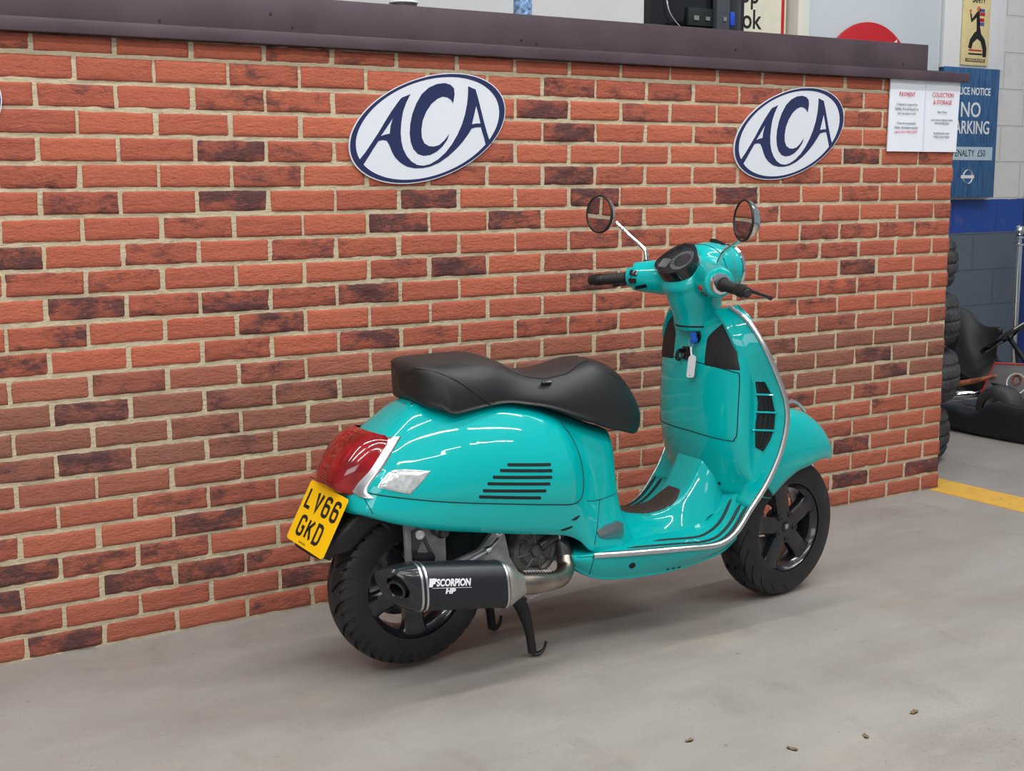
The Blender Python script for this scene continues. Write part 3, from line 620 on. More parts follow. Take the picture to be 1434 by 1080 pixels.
# ================================================================== THE SCOOTER (local frame: x forward, y left, z up)
R_ = empty('motor_scooter', (.793, -.630, 0), -.0558)
tag(R_, 'turquoise scooter with black seat standing on its centre stand by the brick wall', 'scooter')
LIFT = .013
def V(*a): return Vector(a)
def both(rows): return grid(mirror_profile(rows), 5, 4)
def bvh_of(*arrs):
    v, f, o = [], [], 0
    for A in arrs:
        vv, ff = grid_mesh(A); v += [tuple(map(float, q)) for q in vv]; f += [tuple(i + o for i in q) for q in ff]; o = len(v)
    return BVHTree.FromPolygons(v, f)
def hit(T, o, d):
    r = T.ray_cast(Vector(o), Vector(d).normalized()); return (r[0], r[1]) if r[0] is not None else (None, None)
def side_hit(T, x, z, sgn=-1):
    p, n = hit(T, (x, sgn * .7, z), (0, -sgn, 0))
    if p is None: return None, None
    if n.y * sgn < 0: n = -n
    return p, n
def line_on(T, pts, rad, sgn=-1, off=0.0, step=6, mb=None, flat=1.0):
    """thin bead along an (x,z) path laid on the side of a surface"""
    q = crs([(a, b, 0) for a, b in pts], step); out = []
    for a, b, _ in q:
        p, n = side_hit(T, a, b, sgn)
        if p is not None: out.append(p + n * off)
    m_ = mb or MB()
    if len(out) > 1: m_.tube(out, rad, 6, flat=flat)
    return m_
def patch_on(T, poly, sgn=-1, off=.0008, lift=.0015, n=10, dens=6, rnd=True):
    """rounded patch laid on the side of a surface, outline in (x,z)"""
    pl = crs([(a, b, 0) for a, b in poly], dens, True)[:, :2] if rnd else np.array([(poly[i][0] + (poly[(i + 1) % len(poly)][0] - poly[i][0]) * t, poly[i][1] + (poly[(i + 1) % len(poly)][1] - poly[i][1]) * t) for i in range(len(poly)) for t in np.linspace(0, 1, dens + 1)[:-1]])
    c = pl.mean(0); m = len(pl); A = np.zeros((m, n + 1, 3))
    for i in range(m):
        for j in range(n + 1):
            k = j / (n - 1) if j < n else 1.0
            a, b = c + (pl[i] - c) * max(k, .001)
            p, nn = side_hit(T, a, b, sgn)
            if p is None: p, nn = (Vector(A[i, j - 1]), Vector((0, sgn, 0))) if j else (Vector((a, sgn * .2, b)), Vector((0, sgn, 0)))
            q = p + nn * (off + (lift * (1 - k ** 6)) if j < n else -.002); A[i, j] = q
    v, f = grid_mesh(A, cu=True); mb = MB(); mb.add(v, f); return mb

# ---------------------------------------------------------------- rear body
def st(x, sl, pts): zt = pts[0][1]; return [(x - sl * (zt - z), y, z) for y, z in pts]
body_rows = [
 st(-.150, .38, [(0, .665), (0, .66), (0, .65), (0, .63), (0, .60), (0, .57), (0, .54), (0, .51), (0, .505)]),
 st(-.150, .38, [(0, .668), (.02, .667), (.04, .663), (.055, .65), (.07, .62), (.078, .58), (.08, .545), (.078, .515), (.06, .502)]),
 st(-.112, .46, [(0, .69), (.03, .689), (.060, .683), (.088, .665), (.105, .63), (.114, .585), (.116, .545), (.112, .505), (.08, .492)]),
 st(-.068, .44, [(0, .722), (.03, .721), (.065, .712), (.098, .69), (.124, .645), (.138, .59), (.144, .545), (.142, .496), (.10, .484)]),
 st(-.004, .32, [(0, .765), (.04, .762), (.07, .752), (.10, .722), (.135, .665), (.160, .60), (.170, .54), (.168, .473), (.13, .462)]),
 st(.060, .15, [(0, .775), (.045, .772), (.08, .76), (.118, .73), (.158, .672), (.187, .60), (.195, .53), (.190, .447), (.15, .438)]),
 st(.130, 0, [(0, .772), (.05, .77), (.09, .76), (.132, .732), (.174, .675), (.202, .60), (.208, .52), (.199, .427), (.16, .418)]),
 st(.240, 0, [(0, .768), (.05, .766), (.095, .757), (.138, .728), (.182, .668), (.209, .59), (.213, .50), (.201, .408), (.16, .399)]),
 st(.340, 0, [(0, .750), (.05, .748), (.095, .738), (.137, .710), (.181, .650), (.208, .575), (.212, .485), (.199, .392), (.16, .383)]),
 st(.420, 0, [(0, .722), (.05, .72), (.09, .71), (.13, .683), (.170, .630), (.198, .56), (.204, .47), (.193, .376), (.16, .370)]),
 st(.470, 0, [(0, .702), (.045, .70), (.08, .69), (.115, .665), (.148, .615), (.172, .55), (.182, .465), (.186, .352), (.16, .350)]),
 st(.505, 0, [(0, .69), (.04, .688), (.075, .678), (.105, .655), (.130, .605), (.148, .54), (.163, .45), (.182, .325), (.17, .31)]),
 st(.550, 0, [(0, .672), (.04, .67), (.07, .66), (.098, .64), (.118, .59), (.130, .52), (.146, .42), (.172, .315), (.17, .295)]),
 st(.600, 0, [(0, .652), (.035, .65), (.065, .642), (.09, .62), (.106, .57), (.115, .50), (.128, .41), (.155, .318), (.16, .292)]),
 [(.635, 0, .64), (.635, .03, .638), (.635, .055, .632), (.635, .078, .61), (.636, .092, .56), (.638, .098, .49), (.645, .108, .40), (.66, .130, .325), (.665, .14, .292)],
 [(.655, 0, .63), (.655, .02, .63), (.655, .04, .624), (.656, .058, .60), (.658, .070, .55), (.662, .076, .48), (.675, .084, .395), (.70, .100, .325), (.71, .11, .292)],
 [(.662, 0, .62), (.662, .008, .62), (.662, .016, .615), (.664, .022, .60), (.668, .028, .55), (.675, .030, .48), (.695, .034, .39), (.73, .04, .33), (.74, .045, .292)],
 [(.663, 0, .615), (.663, 0, .61), (.663, 0, .60), (.666, 0, .58), (.670, 0, .53), (.678, 0, .46), (.70, 0, .38), (.735, 0, .33), (.745, 0, .292)]]
A = both(body_rows); TB = bvh_of(A)
v, f = grid_mesh(A); m_ = MB(); m_.add(v, f); body = m_.build('rear_body', M['teal'], R_)

def radial_panel(sgn):
    """raised cowl panel wrapped over the side of the body"""
    low = [(-.188, .558), (-.14, .547), (-.015, .525), (.10, .508), (.24, .489), (.36, .472), (.445, .463)]
    fr = [(.478, .478), (.490, .52), (.487, .57), (.470, .63), (.440, .685)]
    pts = []
    def ang(x, z):
        p, n = side_hit(TB, x, z, sgn)
        return (x, math.degrees(math.atan2(abs(p.y), p.z - .5))) if p is not None else None
    for q in low + fr:
        a = ang(*q)
        if a: pts.append(a)
    pts += [(.40, 24), (.25, 21), (.10, 22), (-.02, 26), (-.09, 36), (-.125, 50)]
    pl = crs([(a, b, 0) for a, b in pts], 6, True)[:, :2]; c = np.array([.17, 52.0]); n = 16; m = len(pl); A = np.zeros((m, n + 2, 3))
    for i in range(m):
        for j in range(n + 2):
            k = min(1.0, j / n); x, an = c + (pl[i] - c) * max(k, .002); an = radians(an)
            o = Vector((x, sgn * .6 * sin(an), .5 + .6 * cos(an))); p, nn = hit(TB, o, Vector((x, 0, .5)) - o)
            if p is None: A[i, j] = A[i, j - 1]; continue
            if nn.dot(o - p) < 0: nn = -nn
            A[i, j] = p + nn * (.0032 * (1 - k ** 14) if j <= n else -.003)
    v, f = grid_mesh(A, cu=True); mb = MB(); mb.add(v, f)
    pn = mb.build('side_panel', M['teal'], R_)
    return pn, A
sp, AP = radial_panel(-1); sp2, AP2 = radial_panel(1)
TP = bvh_of(AP, A); TP2 = bvh_of(AP2, A)
for sgn, T, pn in ((-1, TP, sp), (1, TP2, sp2)):
    mb = line_on(TB, [(-.200, .562), (-.14, .547), (-.015, .525), (.10, .508), (.24, .489), (.36, .472), (.445, .462), (.480, .478), (.493, .52), (.490, .57), (.473, .63), (.443, .685)], .0016, sgn, .0002)
    mb.build('panel_gap', M['gap'], pn)
    for x0, x1, z0, z1 in ((.216, .353, .604, .587), (.192, .356, .591, .570), (.169, .354, .575, .552), (.152, .347, .559, .534), (.138, .333, .541, .516), (.127, .316, .525, .498)):
        z0 -= .002
        P2 = [(x0, z0 + .0046), (x1, z1 + .0046), (x1 + .003, z1), (x1, z1 - .0046), (x0, z0 - .0046), (x0 - .002, z0)]
        patch_on(T, P2, sgn, .0004, .0004, 4, 5, False).build('vent_slot', M['gap'], pn, smooth=False)
    for P2 in ([(.429, .417), (.460, .424), (.462, .419), (.445, .412)], [(.393, .392), (.430, .398), (.433, .393), (.405, .387)]):
        patch_on(TB, P2, sgn, .0004, .0004, 4, 4).build('lower_slot', M['gap'], body, smooth=False)
    # rear indicator
    IND = [(-.138, .571), (-.112, .600), (-.085, .610), (-.016, .603), (-.012, .597), (-.058, .553), (-.070, .549), (-.125, .564)]
    ci = np.mean(IND, 0); big = [tuple(ci + (np.array(q) - ci) * 1.04) for q in IND]
    ir = patch_on(T, big, sgn, .001, .0012, 5, 4).build('rear_indicator', M['alu'], R_); ir['label'] = 'clear rear indicator let into the cowl'
    patch_on(T, IND, sgn, .0026, .004, 8, 4).build('lens', M['clear_lens'], ir)
for sgn in (-1, 1):
    line_on(TB, [(.505, .455), (.54, .447), (.58, .445), (.62, .445), (.648, .446)], .0011, sgn, .0002).build('body_seam', M['gap'], body)
    line_on(TB, [(-.176, .556), (-.172, .53), (-.160, .498)], .0011, sgn, .0002).build('body_seam', M['gap'], body)
    line_on(TB, [(.565, .445), (.552, .40), (.535, .36), (.520, .325)], .0011, sgn, .0002).build('body_seam', M['gap'], body)
mb = MB()
for x, y, z in ((-.008, -.028, .745), (.004, -.050, .745)):
    p, n = hit(TB, (x, y, 1.0), (0, 0, -1))
    if p is not None: q = MB(); q.lathe([(-.002, .0001), (-.002, .004), (.003, .004), (.004, .0001)], p, n, 12); q.build('badge_stud', M['chrome'], body)

# ---------------------------------------------------------------- tail light and trim
cen = [(-.128, .703), (-.156, .692), (-.186, .668), (-.224, .618), (-.242, .580), (-.234, .551), (-.190, .534)]
edg = [(-.080, .690), (-.090, .680), (-.118, .648), (-.148, .610), (-.178, .575), (-.190, .553), (-.178, .538)]
hw = []
for ex, ez in edg:
    p_, n_ = side_hit(TB, ex, ez, -1); hw.append((abs(p_.y) if p_ is not None else .09) + .004)
hw[0] = min(hw[0], .088); hw[-1] = min(hw[-1], .105)
rows = []
for (cx, cz), (ex, ez), h in zip(cen, edg, hw):
    r = []
    for q in (0, .35, .65, .85, .97, 1.0):
        k = q ** 5; r.append((cx + (ex - cx) * k, h * q, cz + (ez - cz) * k))
    r.append((ex + .022, h * .98, ez)); rows.append(r)
A = both(rows); v, f = grid_mesh(A); m_ = MB(); m_.add(v, f); tl = m_.build('tail_light', M['red_lens'], R_)
tl['label'] = 'big red wedge shaped tail light'
for s_ in (1, -1):
    rows = []
    for (ex, ez), h in zip(edg, hw):
        r = []
        for t in (0, .25, .5, .75, 1.0):
            x = ex - .006 + .030 * t; p_, n_ = side_hit(TB, x, ez, -1); y = min(p_.y if p_ is not None else 0, -(h - .004)) - (.0052 if 0 < t < 1 else .0005)
            r.append((x, s_ * -y, ez + .002))
        rows.append(r)
    A = grid(rows, 4, 3); v, f = grid_mesh(A); m_ = MB(); m_.add(v, f); m_.build('silver_trim', M['alu'], tl)
m_ = MB(); rr = [(-.236, .618), (-.254, .578), (-.246, .550)]
m_.tube([(-.257, y, .571) for y in np.linspace(-.05, .05, 8)], .0022, 6); m_.build('lens_rib', M['red_lens'], tl)

# ---------------------------------------------------------------- number plate and rear mudguard
PT = V(-.222, -.004, .543); PB = V(-.300, -.004, .388); upv = (PT - PB); Lp = upv.length; upv.normalize(); outv = V(0, 1, 0).cross(upv).normalized()
if outv.x > 0: outv = -outv
PC = (PT + PB) / 2
PAX = Vector((.077, -.995, -.055)).normalized(); upv = (upv - PAX * upv.dot(PAX)).normalized(); outv = upv.cross(PAX).normalized(); outv = -outv if outv.x > 0 else outv
def pf(a, b, c=0): return PC + PAX * a + upv * b + outv * c
def rrect(w, h, r, n=6):
    return [(cx + r * cos(t), cy + r * sin(t)) for cx, cy, t0 in ((w / 2 - r, h / 2 - r, 0), (-w / 2 + r, h / 2 - r, pi / 2), (-w / 2 + r, -h / 2 + r, pi), (w / 2 - r, -h / 2 + r, 3 * pi / 2)) for t in [t0 + pi / 2 * k / n for k in range(n + 1)]]
m_ = MB(); m_.prism(rrect(.222, Lp, .010), lambda a, b: pf(a, b, 0), lambda a, b: pf(a, b, .003)); npl = m_.build('number_plate', M['yellow'], R_, smooth=False)
npl['label'] = 'yellow number plate LV66 GKD'
SEG = {'L': [[(0, 1), (0, 0), (1, 0)]], 'V': [[(0, 1), (.5, 0), (1, 1)]],
 '6': [[(.98, .80), (.93, .94), (.72, 1), (.28, 1), (.06, .93), (0, .78), (0, .22), (.06, .07), (.28, 0), (.72, 0), (.94, .07), (1, .22), (1, .38), (.94, .52), (.72, .58), (.05, .58)]],
 'G': [[(1, .78), (.94, .93), (.72, 1), (.28, 1), (.06, .93), (0, .78), (0, .22), (.06, .07), (.28, 0), (.72, 0), (.94, .07), (1, .22), (1, .45), (.6, .45)]],
 'K': [[(0, 1), (0, 0)], [(.95, 1), (.04, .42)], [(.32, .62), (1, 0)]], 'D': [[(0, 0), (0, 1), (.62, 1), (.90, .92), (1, .75), (1, .25), (.90, .08), (.62, 0), (0, 0)]]}
def stroke(segs, x0, z0, w, h, t, fn):
    mb = MB()
    t0_ = t
    for sg in segs:
        t = t0_; P = [Vector((x0 + a * w, z0 + b * h, 0)) for a, b in sg]; t = t * (1.25 if len(sg) == 3 and sg[1] == (.5, 0) else 1); closed = (P[0] - P[-1]).length < 1e-6; L1, L2 = [], []; n = len(P)
        for i in range(n):
            a = P[i - 1] if i > 0 else (P[-2] if closed else P[i]); b = P[i + 1] if i < n - 1 else (P[1] if closed else P[i])
            d1 = (P[i] - a).normalized() if (P[i] - a).length else None; d2 = (b - P[i]).normalized() if (b - P[i]).length else None
            d1 = d1 or d2; d2 = d2 or d1; bis = (d1 + d2).normalized(); nn = Vector((-bis.y, bis.x, 0)); k = min(1.6, 1 / max(.35, nn.dot(Vector((-d1.y, d1.x, 0)))))
            L1.append(P[i] + nn * t / 2 * k); L2.append(P[i] - nn * t / 2 * k)
        vs = [fn(q.x, q.y, .0032) for q in L1 + L2] + [fn(q.x, q.y, .0038) for q in L1 + L2]; fs = []
        for i in range(n - 1):
            fs += [(2 * n + i, 2 * n + i + 1, 3 * n + i + 1, 3 * n + i), (i, i + 1, 2 * n + i + 1, 2 * n + i), (n + i, n + i + 1, 3 * n + i + 1, 3 * n + i)]
        mb.add(vs, fs)
    return mb
cw, ch, sw = .038, .060, .0098
for s_, x0, z0 in (('LV66', -.0925, .010), ('GKD', -.0775, -.066)):
    x = x0
    for c in s_:
        stroke(SEG[c], x + sw / 2, z0 + sw / 2, cw - sw, ch - sw, sw, pf).build('plate_character', M['ink'], npl, smooth=False)
        x += cw + .0125
text_mesh('LV MOTORS', .0085, lambda a, b, c: pf(a - .02, b - Lp / 2 + .0085, .0032 + c * .3), 'plate_maker_text', M['ink'], npl, xs=.9)
m_ = MB(); m_.prism(rrect(.14, .14, .02), lambda a, b: pf(a, b - .025, -.003), lambda a, b: pf(a, b - .025, -.02)); m_.build('plate_bracket', M['black_plastic'], R_)
WC = V(0, 0, .236 + LIFT)
rows = []
for ang, r, h in ((78, .285, .075), (100, .29, .080), (120, .30, .082), (138, .303, .078), (146, .306, .070), (152, .308, .062), (156, .309, .052)):
    t = radians(ang); c, s_ = cos(t), sin(t); P = []
    for y, dr in ((0, 0), (.6, -.002), (.9, -.012), (1, -.03), (1, -.07 if ang < 150 else -.04)): P.append((WC.x + (r + dr) * c, y * h, WC.z + (r + dr) * s_))
    rows.append(P)
A = both(rows); v, f = grid_mesh(A); m_ = MB(); m_.add(v, f); o = m_.build('rear_mudguard', M['black_plastic'], R_); md = o.modifiers.new('s', 'SOLIDIFY'); md.thickness = .004

# ---------------------------------------------------------------- seat
seat_rows = [
 [(-.012, 0, .835)] * 2 + [(-.012, 0, .834)] * 2 + [(-.012, 0, .83), (-.011, 0, .82), (-.010, 0, .81), (-.008, 0, .80), (-.006, 0, .795)],
 [(-.014, 0, .862), (-.013, .03, .862), (-.008, .055, .860), (.000, .072, .855), (.003, .080, .842), (.005, .082, .82), (.006, .080, .795), (.006, .070, .778), (.006, 0, .775)],
 [(-.006, 0, .878), (-.003, .045, .878), (.006, .078, .874), (.017, .100, .866), (.022, .112, .848), (.024, .116, .815), (.024, .113, .782), (.022, .100, .764), (.02, 0, .762)],
 [(.022, 0, .886), (.026, .05, .885), (.036, .090, .878), (.044, .118, .865), (.050, .134, .842), (.052, .141, .803), (.052, .138, .775), (.050, .126, .757), (.04, 0, .755)],
 st(.080, 0, [(0, .888), (.05, .886), (.10, .876), (.133, .855), (.150, .825), (.157, .785), (.154, .758), (.142, .743), (0, .75)]),
 st(.140, 0, [(0, .890), (.05, .888), (.10, .872), (.136, .842), (.151, .81), (.155, .780), (.151, .762), (.142, .750), (0, .755)]),
 st(.205, 0, [(0, .890), (.05, .885), (.095, .867), (.126, .838), (.141, .808), (.145, .785), (.142, .766), (.134, .757), (0, .757)]),
 st(.265, 0, [(0, .870), (.05, .866), (.085, .851), (.11, .828), (.127, .80), (.134, .78), (.135, .766), (.128, .756), (0, .75)]),
 st(.330, 0, [(0, .838), (.045, .836), (.075, .828), (.10, .812), (.12, .79), (.132, .77), (.135, .755), (.129, .745), (0, .74)]),
 st(.400, 0, [(0, .828), (.045, .825), (.075, .816), (.10, .800), (.12, .778), (.132, .757), (.135, .740), (.129, .729), (0, .72)]),
 st(.480, 0, [(0, .836), (.05, .833), (.085, .822), (.11, .80), (.126, .772), (.134, .742), (.134, .716), (.128, .699), (0, .70)]),
 st(.560, 0, [(0, .851), (.05, .847), (.085, .833), (.11, .805), (.126, .768), (.133, .728), (.131, .692), (.12, .669), (0, .675)]),
 st(.620, 0, [(0, .842), (.045, .838), (.08, .820), (.105, .79), (.12, .752), (.126, .712), (.123, .672), (.11, .647), (0, .65)]),
 st(.680, 0, [(0, .810), (.04, .806), (.07, .788), (.094, .758), (.107, .726), (.112, .69), (.108, .655), (.095, .630), (0, .63)]),
 st(.722, 0, [(0, .768), (.035, .763), (.06, .748), (.080, .722), (.092, .697), (.095, .668), (.090, .640), (.075, .616), (0, .618)]),
 st(.752, 0, [(0, .722), (.028, .718), (.048, .707), (.062, .692), (.070, .675), (.071, .655), (.064, .632), (.050, .614), (0, .612)]),
 st(.770, 0, [(0, .672), (.012, .67), (.025, .668), (.032, .66), (.035, .652), (.035, .642), (.030, .63), (.02, .622), (0, .620)]),
 [(.776, 0, .650), (.776, 0, .65), (.776, 0, .65), (.776, 0, .648), (.776, 0, .645), (.776, 0, .64), (.776, 0, .638), (.776, 0, .635), (.776, 0, .634)]]
A = both(seat_rows); TS = bvh_of(A); v, f = grid_mesh(A)
def crease_z(x):
    xs = [.27, .30, .345, .40, .48, .54, .58, .62]; zs = [.872, .853, .823, .812, .822, .846, .850, .86]
    return float(np.interp(x, xs, zs)) if .27 < x < .62 else 9
mi = []
for q in f:
    c = np.mean([v[i] for i in q], 0); mi.append(1 if (c[2] > crease_z(c[0]) - .004 or (c[0] <= .27 and abs(c[1]) < .10 and c[2] > .858)) else 0)
m_ = MB(); m_.add(v, f); m_.mi = mi; seat = m_.build('seat', [M['seat'], M['seat_top']], R_); seat['label'] = 'black stepped dual seat'
vin = mat('seat piping vinyl', (.015, .014, .015, 1), .35)
for s_ in (-1, 1):
    mb = line_on(TS, [(.0, .868), (.02, .868), (.045, .861), (.07, .849), (.10, .832), (.135, .806), (.165, .785), (.19, .766), (.205, .757)], .0028, s_, -.0004); mb.build('piping', vin, seat)
    pts = [(x, None) for x in (.285, .30, .32, .345, .37, .40, .44, .48, .51, .54, .565, .585)]
    out = []
    for x in np.linspace(.283, .60, 34):
        z = crease_z(x); y = None
        # find |y| on the seat top where the height equals the crease height
        for yy in np.linspace(.13, .02, 60):
            p, n = hit(TS, (x, s_ * yy, 1.2), (0, 0, -1))
            if p is not None and p.z >= z - .004: out.append(p + Vector((0, 0, .0002))); break
    if len(out) > 3: mb = MB(); mb.tube(out[::2], .0024, 6); mb.build('piping', vin, seat)
p, n = side_hit(TS, .398, .795, -1)
mb = MB(); mb.box(p + n * .003, (.032, .008, .024), Matrix.Rotation(radians(38), 4, 'X')); mb.build('seat_strap_loop', M['black_gloss'], seat, bevel=.002)
m_ = MB()
for k in range(7):
    pp = []
    for x, z in ((.565 + .016 * k, .838 - .0075 * k),):
        for d in (0, .004, .008): 
            q, n = side_hit(TS, x + d, z - d, -1)
            if q is not None: pp.append(q + n * .0002)
    if len(pp) > 1: m_ = MB(); m_.tube(pp, .0012, 5); m_.build('stitch', vin, seat)

# ---------------------------------------------------------------- floor, leg shield
C_ = [(.46, .305), (.60, .30), (.78, .30), (.90, .305), (.99, .335), (1.06, .40), (1.10, .47), (1.12, .55), (1.13, .64), (1.125, .70), (1.11, .77), (1.08, .87), (1.045, .93), (1.03, .965)]
E_ = [(.46, .185, .300), (.60, .222, .298), (.78, .255, .295), (.905, .258, .290), (.975, .256, .318), (1.031, .254, .381), (1.082, .262, .452), (1.121, .273, .539), (1.142, .278, .625), (1.144, .275, .691), (1.127, .266, .756), (1.080, .248, .866), (1.052, .195, .948), (1.035, .130, .987)]
def sheet_row(c, e, off=0.0):
    r = []
    for q in (0, .3, .55, .72, .86, .95, 1.0):
        k = q ** 1.2
        if e[2] > .42:   # upper shield: straight outer flare
            sl = float(np.interp(e[2], (.42, .50, .62), (.0, .45, .87))); x = e[0] - sl * (e[1] - e[1] * q) if q > .71 else max(c[0] + .01, 1.035)
            zz = c[1] + (e[2] - c[1]) * q * q
        else: x = c[0] + (e[0] - c[0]) * k; zz = c[1] + (e[2] - c[1]) * k
        r.append((x, e[1] * q, zz))
    return r
rows = [sheet_row(c, e) for c, e in zip(C_, E_)]
AS = both(rows); TSH = bvh_of(AS)
nf = 5 * 5 + 1
v, f = grid_mesh(AS[:nf]); m_ = MB(); m_.add(v, f); fl = m_.build('floorboard', M['teal'], R_); md = fl.modifiers.new('s', 'SOLIDIFY'); md.thickness = .004; md.offset = 0
v, f = grid_mesh(AS[nf - 1:]); m_ = MB(); m_.add(v, f); ls = m_.build('leg_shield', M['teal'], R_); md = ls.modifiers.new('s', 'SOLIDIFY'); md.thickness = .004; md.offset = 0
# front fairing of the shield (outside)
rows = []
for (cx, cz), (ex, ey, ez) in list(zip(C_, E_))[3:]:
    nose = float(np.interp(ez, (.45, .60, .75, .88, .97), (.0, .03, .05, .025, .0)))
    r = []
    for q in (0, .3, .6, .85, .97, 1.0):
        bul = (1 - q ** 2.6); r.append((ex + nose * bul + .010, (ey - .001) * q, ez + (cz - ez) * (1 - q * q)))
    r.append((ex + .001, ey - .0005, ez)); rows.append(r)
A = both(rows); v, f = grid_mesh(A); m_ = MB(); m_.add(v, f); m_.build('front_fairing', M['teal'], ls)
# side skirt under the floor
rows = []
low = [(.455, .160, .262), (.50, .172, .232), (.56, .186, .214), (.70, .208, .210), (.83, .222, .222), (.95, .225, .246), (1.005, .230, .285)]
upr = [(.448, .180, .305), (.50, .196, .300), (.56, .213, .298), (.70, .240, .297), (.83, .262, .294), (.955, .256, .305), (1.022, .253, .365)]
for lo, u in zip(low, upr):
    mid = ((lo[0] + u[0]) / 2, (lo[1] + u[1]) / 2 + .006, (lo[2] + u[2]) / 2)
    rows.append([(lo[0], 0, lo[2] - .002), (lo[0], lo[1] * .5, lo[2] - .002), (lo[0], lo[1] - .012, lo[2]), (lo[0], lo[1], lo[2] + .010), mid, (u[0], u[1] + .001, u[2] - .012), (u[0], u[1] - .004, u[2])])
A = both(rows); TK = bvh_of(A); v, f = grid_mesh(A); m_ = MB(); m_.add(v, f)
n0 = A.shape[1]; m_.add([(float(a), float(b), float(c)) for a, b, c in A[0]], [tuple(range(n0))]); sk = m_.build('side_skirt', M['teal'], R_, merge=True)
p, n = side_hit(TK, .626, .258, -1); m_ = MB(); m_.lathe([(0, .0001), (0, .0105), (.0012, .0105), (.0012, .0001)], p, n, 20); m_.build('drain_plug', M['gap'], sk)
for x in (.755, .775, .795):
    p, n = side_hit(TK, x, .228, -1)
    if p is not None: m_ = MB(); m_.box(p, (.009, .003, .005)); m_.build('skirt_slot', M['gap'], sk)
m_ = line_on(TK, [(.505, .298), (.503, .27), (.506, .238)], .0012, -1, .0002); m_.build('skirt_joint', M['gap'], sk)
# satin trim round floor and shield
for s_ in (-1, 1):
    ly = .010 if s_ > 0 else 0
    P = [(.505, .200, .300), (.60, .226, .299)] + [(e[0] + ly, e[1] + .004 + ly, e[2] + .001 - ly) for e in E_[2:14]]
    m_ = MB(); m_.tube([(a, s_ * b, c) for a, b, c in P], [.0085] * (len(P) - 1) + [.006], 10, smooth_n=5); o = m_.build('edge_trim', M['alu'], ls); o['label'] = 'satin silver edge trim'
# rubber strips in the floor
def sheet_pt(u, v_, off=.0006):
    """u row parameter (0..13), v_ fraction to the edge (signed)"""
    m, k = AS.shape[:2]; i = u * 5; j = (k - 1) / 2 + v_ * (k - 1) / 2
    i0, j0 = int(min(i, m - 2)), int(min(max(j, 0), k - 2)); a, b = i - i0, j - j0
    g = lambda p, q: Vector(AS[p, q]); P = g(i0, j0) * (1 - a) * (1 - b) + g(i0 + 1, j0) * a * (1 - b) + g(i0, j0 + 1) * (1 - a) * b + g(i0 + 1, j0 + 1) * a * b
    n = (g(i0 + 1, j0) - g(i0, j0)).cross(g(i0, j0 + 1) - g(i0, j0)).normalized()
    if n.z < 0: n = -n
    return P + n * off, n
rb = mat('dark floor rubber', (.012, .022, .024, 1), .6)
for s_ in (-1, 1):
    for us_, qs_ in (((1.8, 3, 4, 5.0), (.40, .47, .45, .38)), ((1.2, 2.6, 3.4, 5.0), (.58, .66, .66, .60)), ((.5, 2, 3.3, 5.05), (.78, .84, .85, .79))):
        m_ = MB(); pts = [sheet_pt(u, s_ * float(np.interp(u, us_, qs_)), .0012)[0] for u in np.linspace(us_[0], us_[-1], 30)]
        m_.tube(pts, [.0020] + [.0050 + .0016 * i / 29 for i in range(1, 29)] + [.0040], 8, flat=1.0); m_.build('rubber_strip', rb, fl)
# centre tunnel with rubber pad
rows = []
for x, z, hw_, fw in ((.60, .44, .06, .16), (.66, .405, .056, .135), (.72, .372, .052, .115), (.80, .357, .050, .105), (.87, .366, .052, .105), (.93, .402, .055, .11), (.975, .470, .058, .12), (1.005, .520, .060, .125), (1.06, .56, .06, .12)):
    rows.append([(x, 0, z), (x, hw_ * .6, z), (x, hw_, z - .004), (x + .002, hw_ + .014, z - .022), (x + .004, (hw_ + fw) / 2 + .006, (z + .30) / 2 - .01 if z < .45 else z - .07), (x + .01, fw, .294 if z < .45 else .34)])
A = both(rows); TT = bvh_of(A); v, f = grid_mesh(A); m_ = MB(); m_.add(v, f); tn = m_.build('centre_tunnel', M['teal'], R_)
rows = []
def top_hit(T, x, y):
    p, n = hit(T, (x, y, 1.0), (0, 0, -1)); return p
for i, x in enumerate(np.linspace(.665, .935, 14)):
    h = .050 * math.sqrt(max(0, 1 - ((x - .80) / .145) ** 6)) + .004; r = []
    for q in np.linspace(-1, 1, 9):
        p = top_hit(TT, x, q * h); r.append(tuple(p + Vector((0, 0, .0035 if abs(q) < .99 else .0)))) if p is not None else r.append((x, q * h, .40))
    rows.append(r)
A = np.array(rows); v, f = grid_mesh(A); m_ = MB(); m_.add(v, f); o = m_.build('tunnel_pad', M['rubber_mat'], tn); o['label'] = 'dark rubber pad on the tunnel'
# fold-out passenger footrests
for s_ in (-1, 1):
    y = .205
    fo = [(.523, .382), (.548, .390), (.592, .392), (.602, .385), (.603, .348), (.598, .344), (.545, .352), (.530, .362)]
    m_ = MB(); m_.prism([(.53 + (a - .53) * 1.42 + .014, b - .020) for a, b in fo], lambda a, b: (a, s_ * (y - .060 - .25 * max(0, a - .55)), b), lambda a, b: (a, s_ * (y - .028 - .25 * max(0, a - .52)), b)); o = m_.build('footrest', mat('brushed grey alloy', (.30, .34, .37, 1), .28, .85), R_, bevel=.004); o['label'] = 'folded alloy passenger footrest'

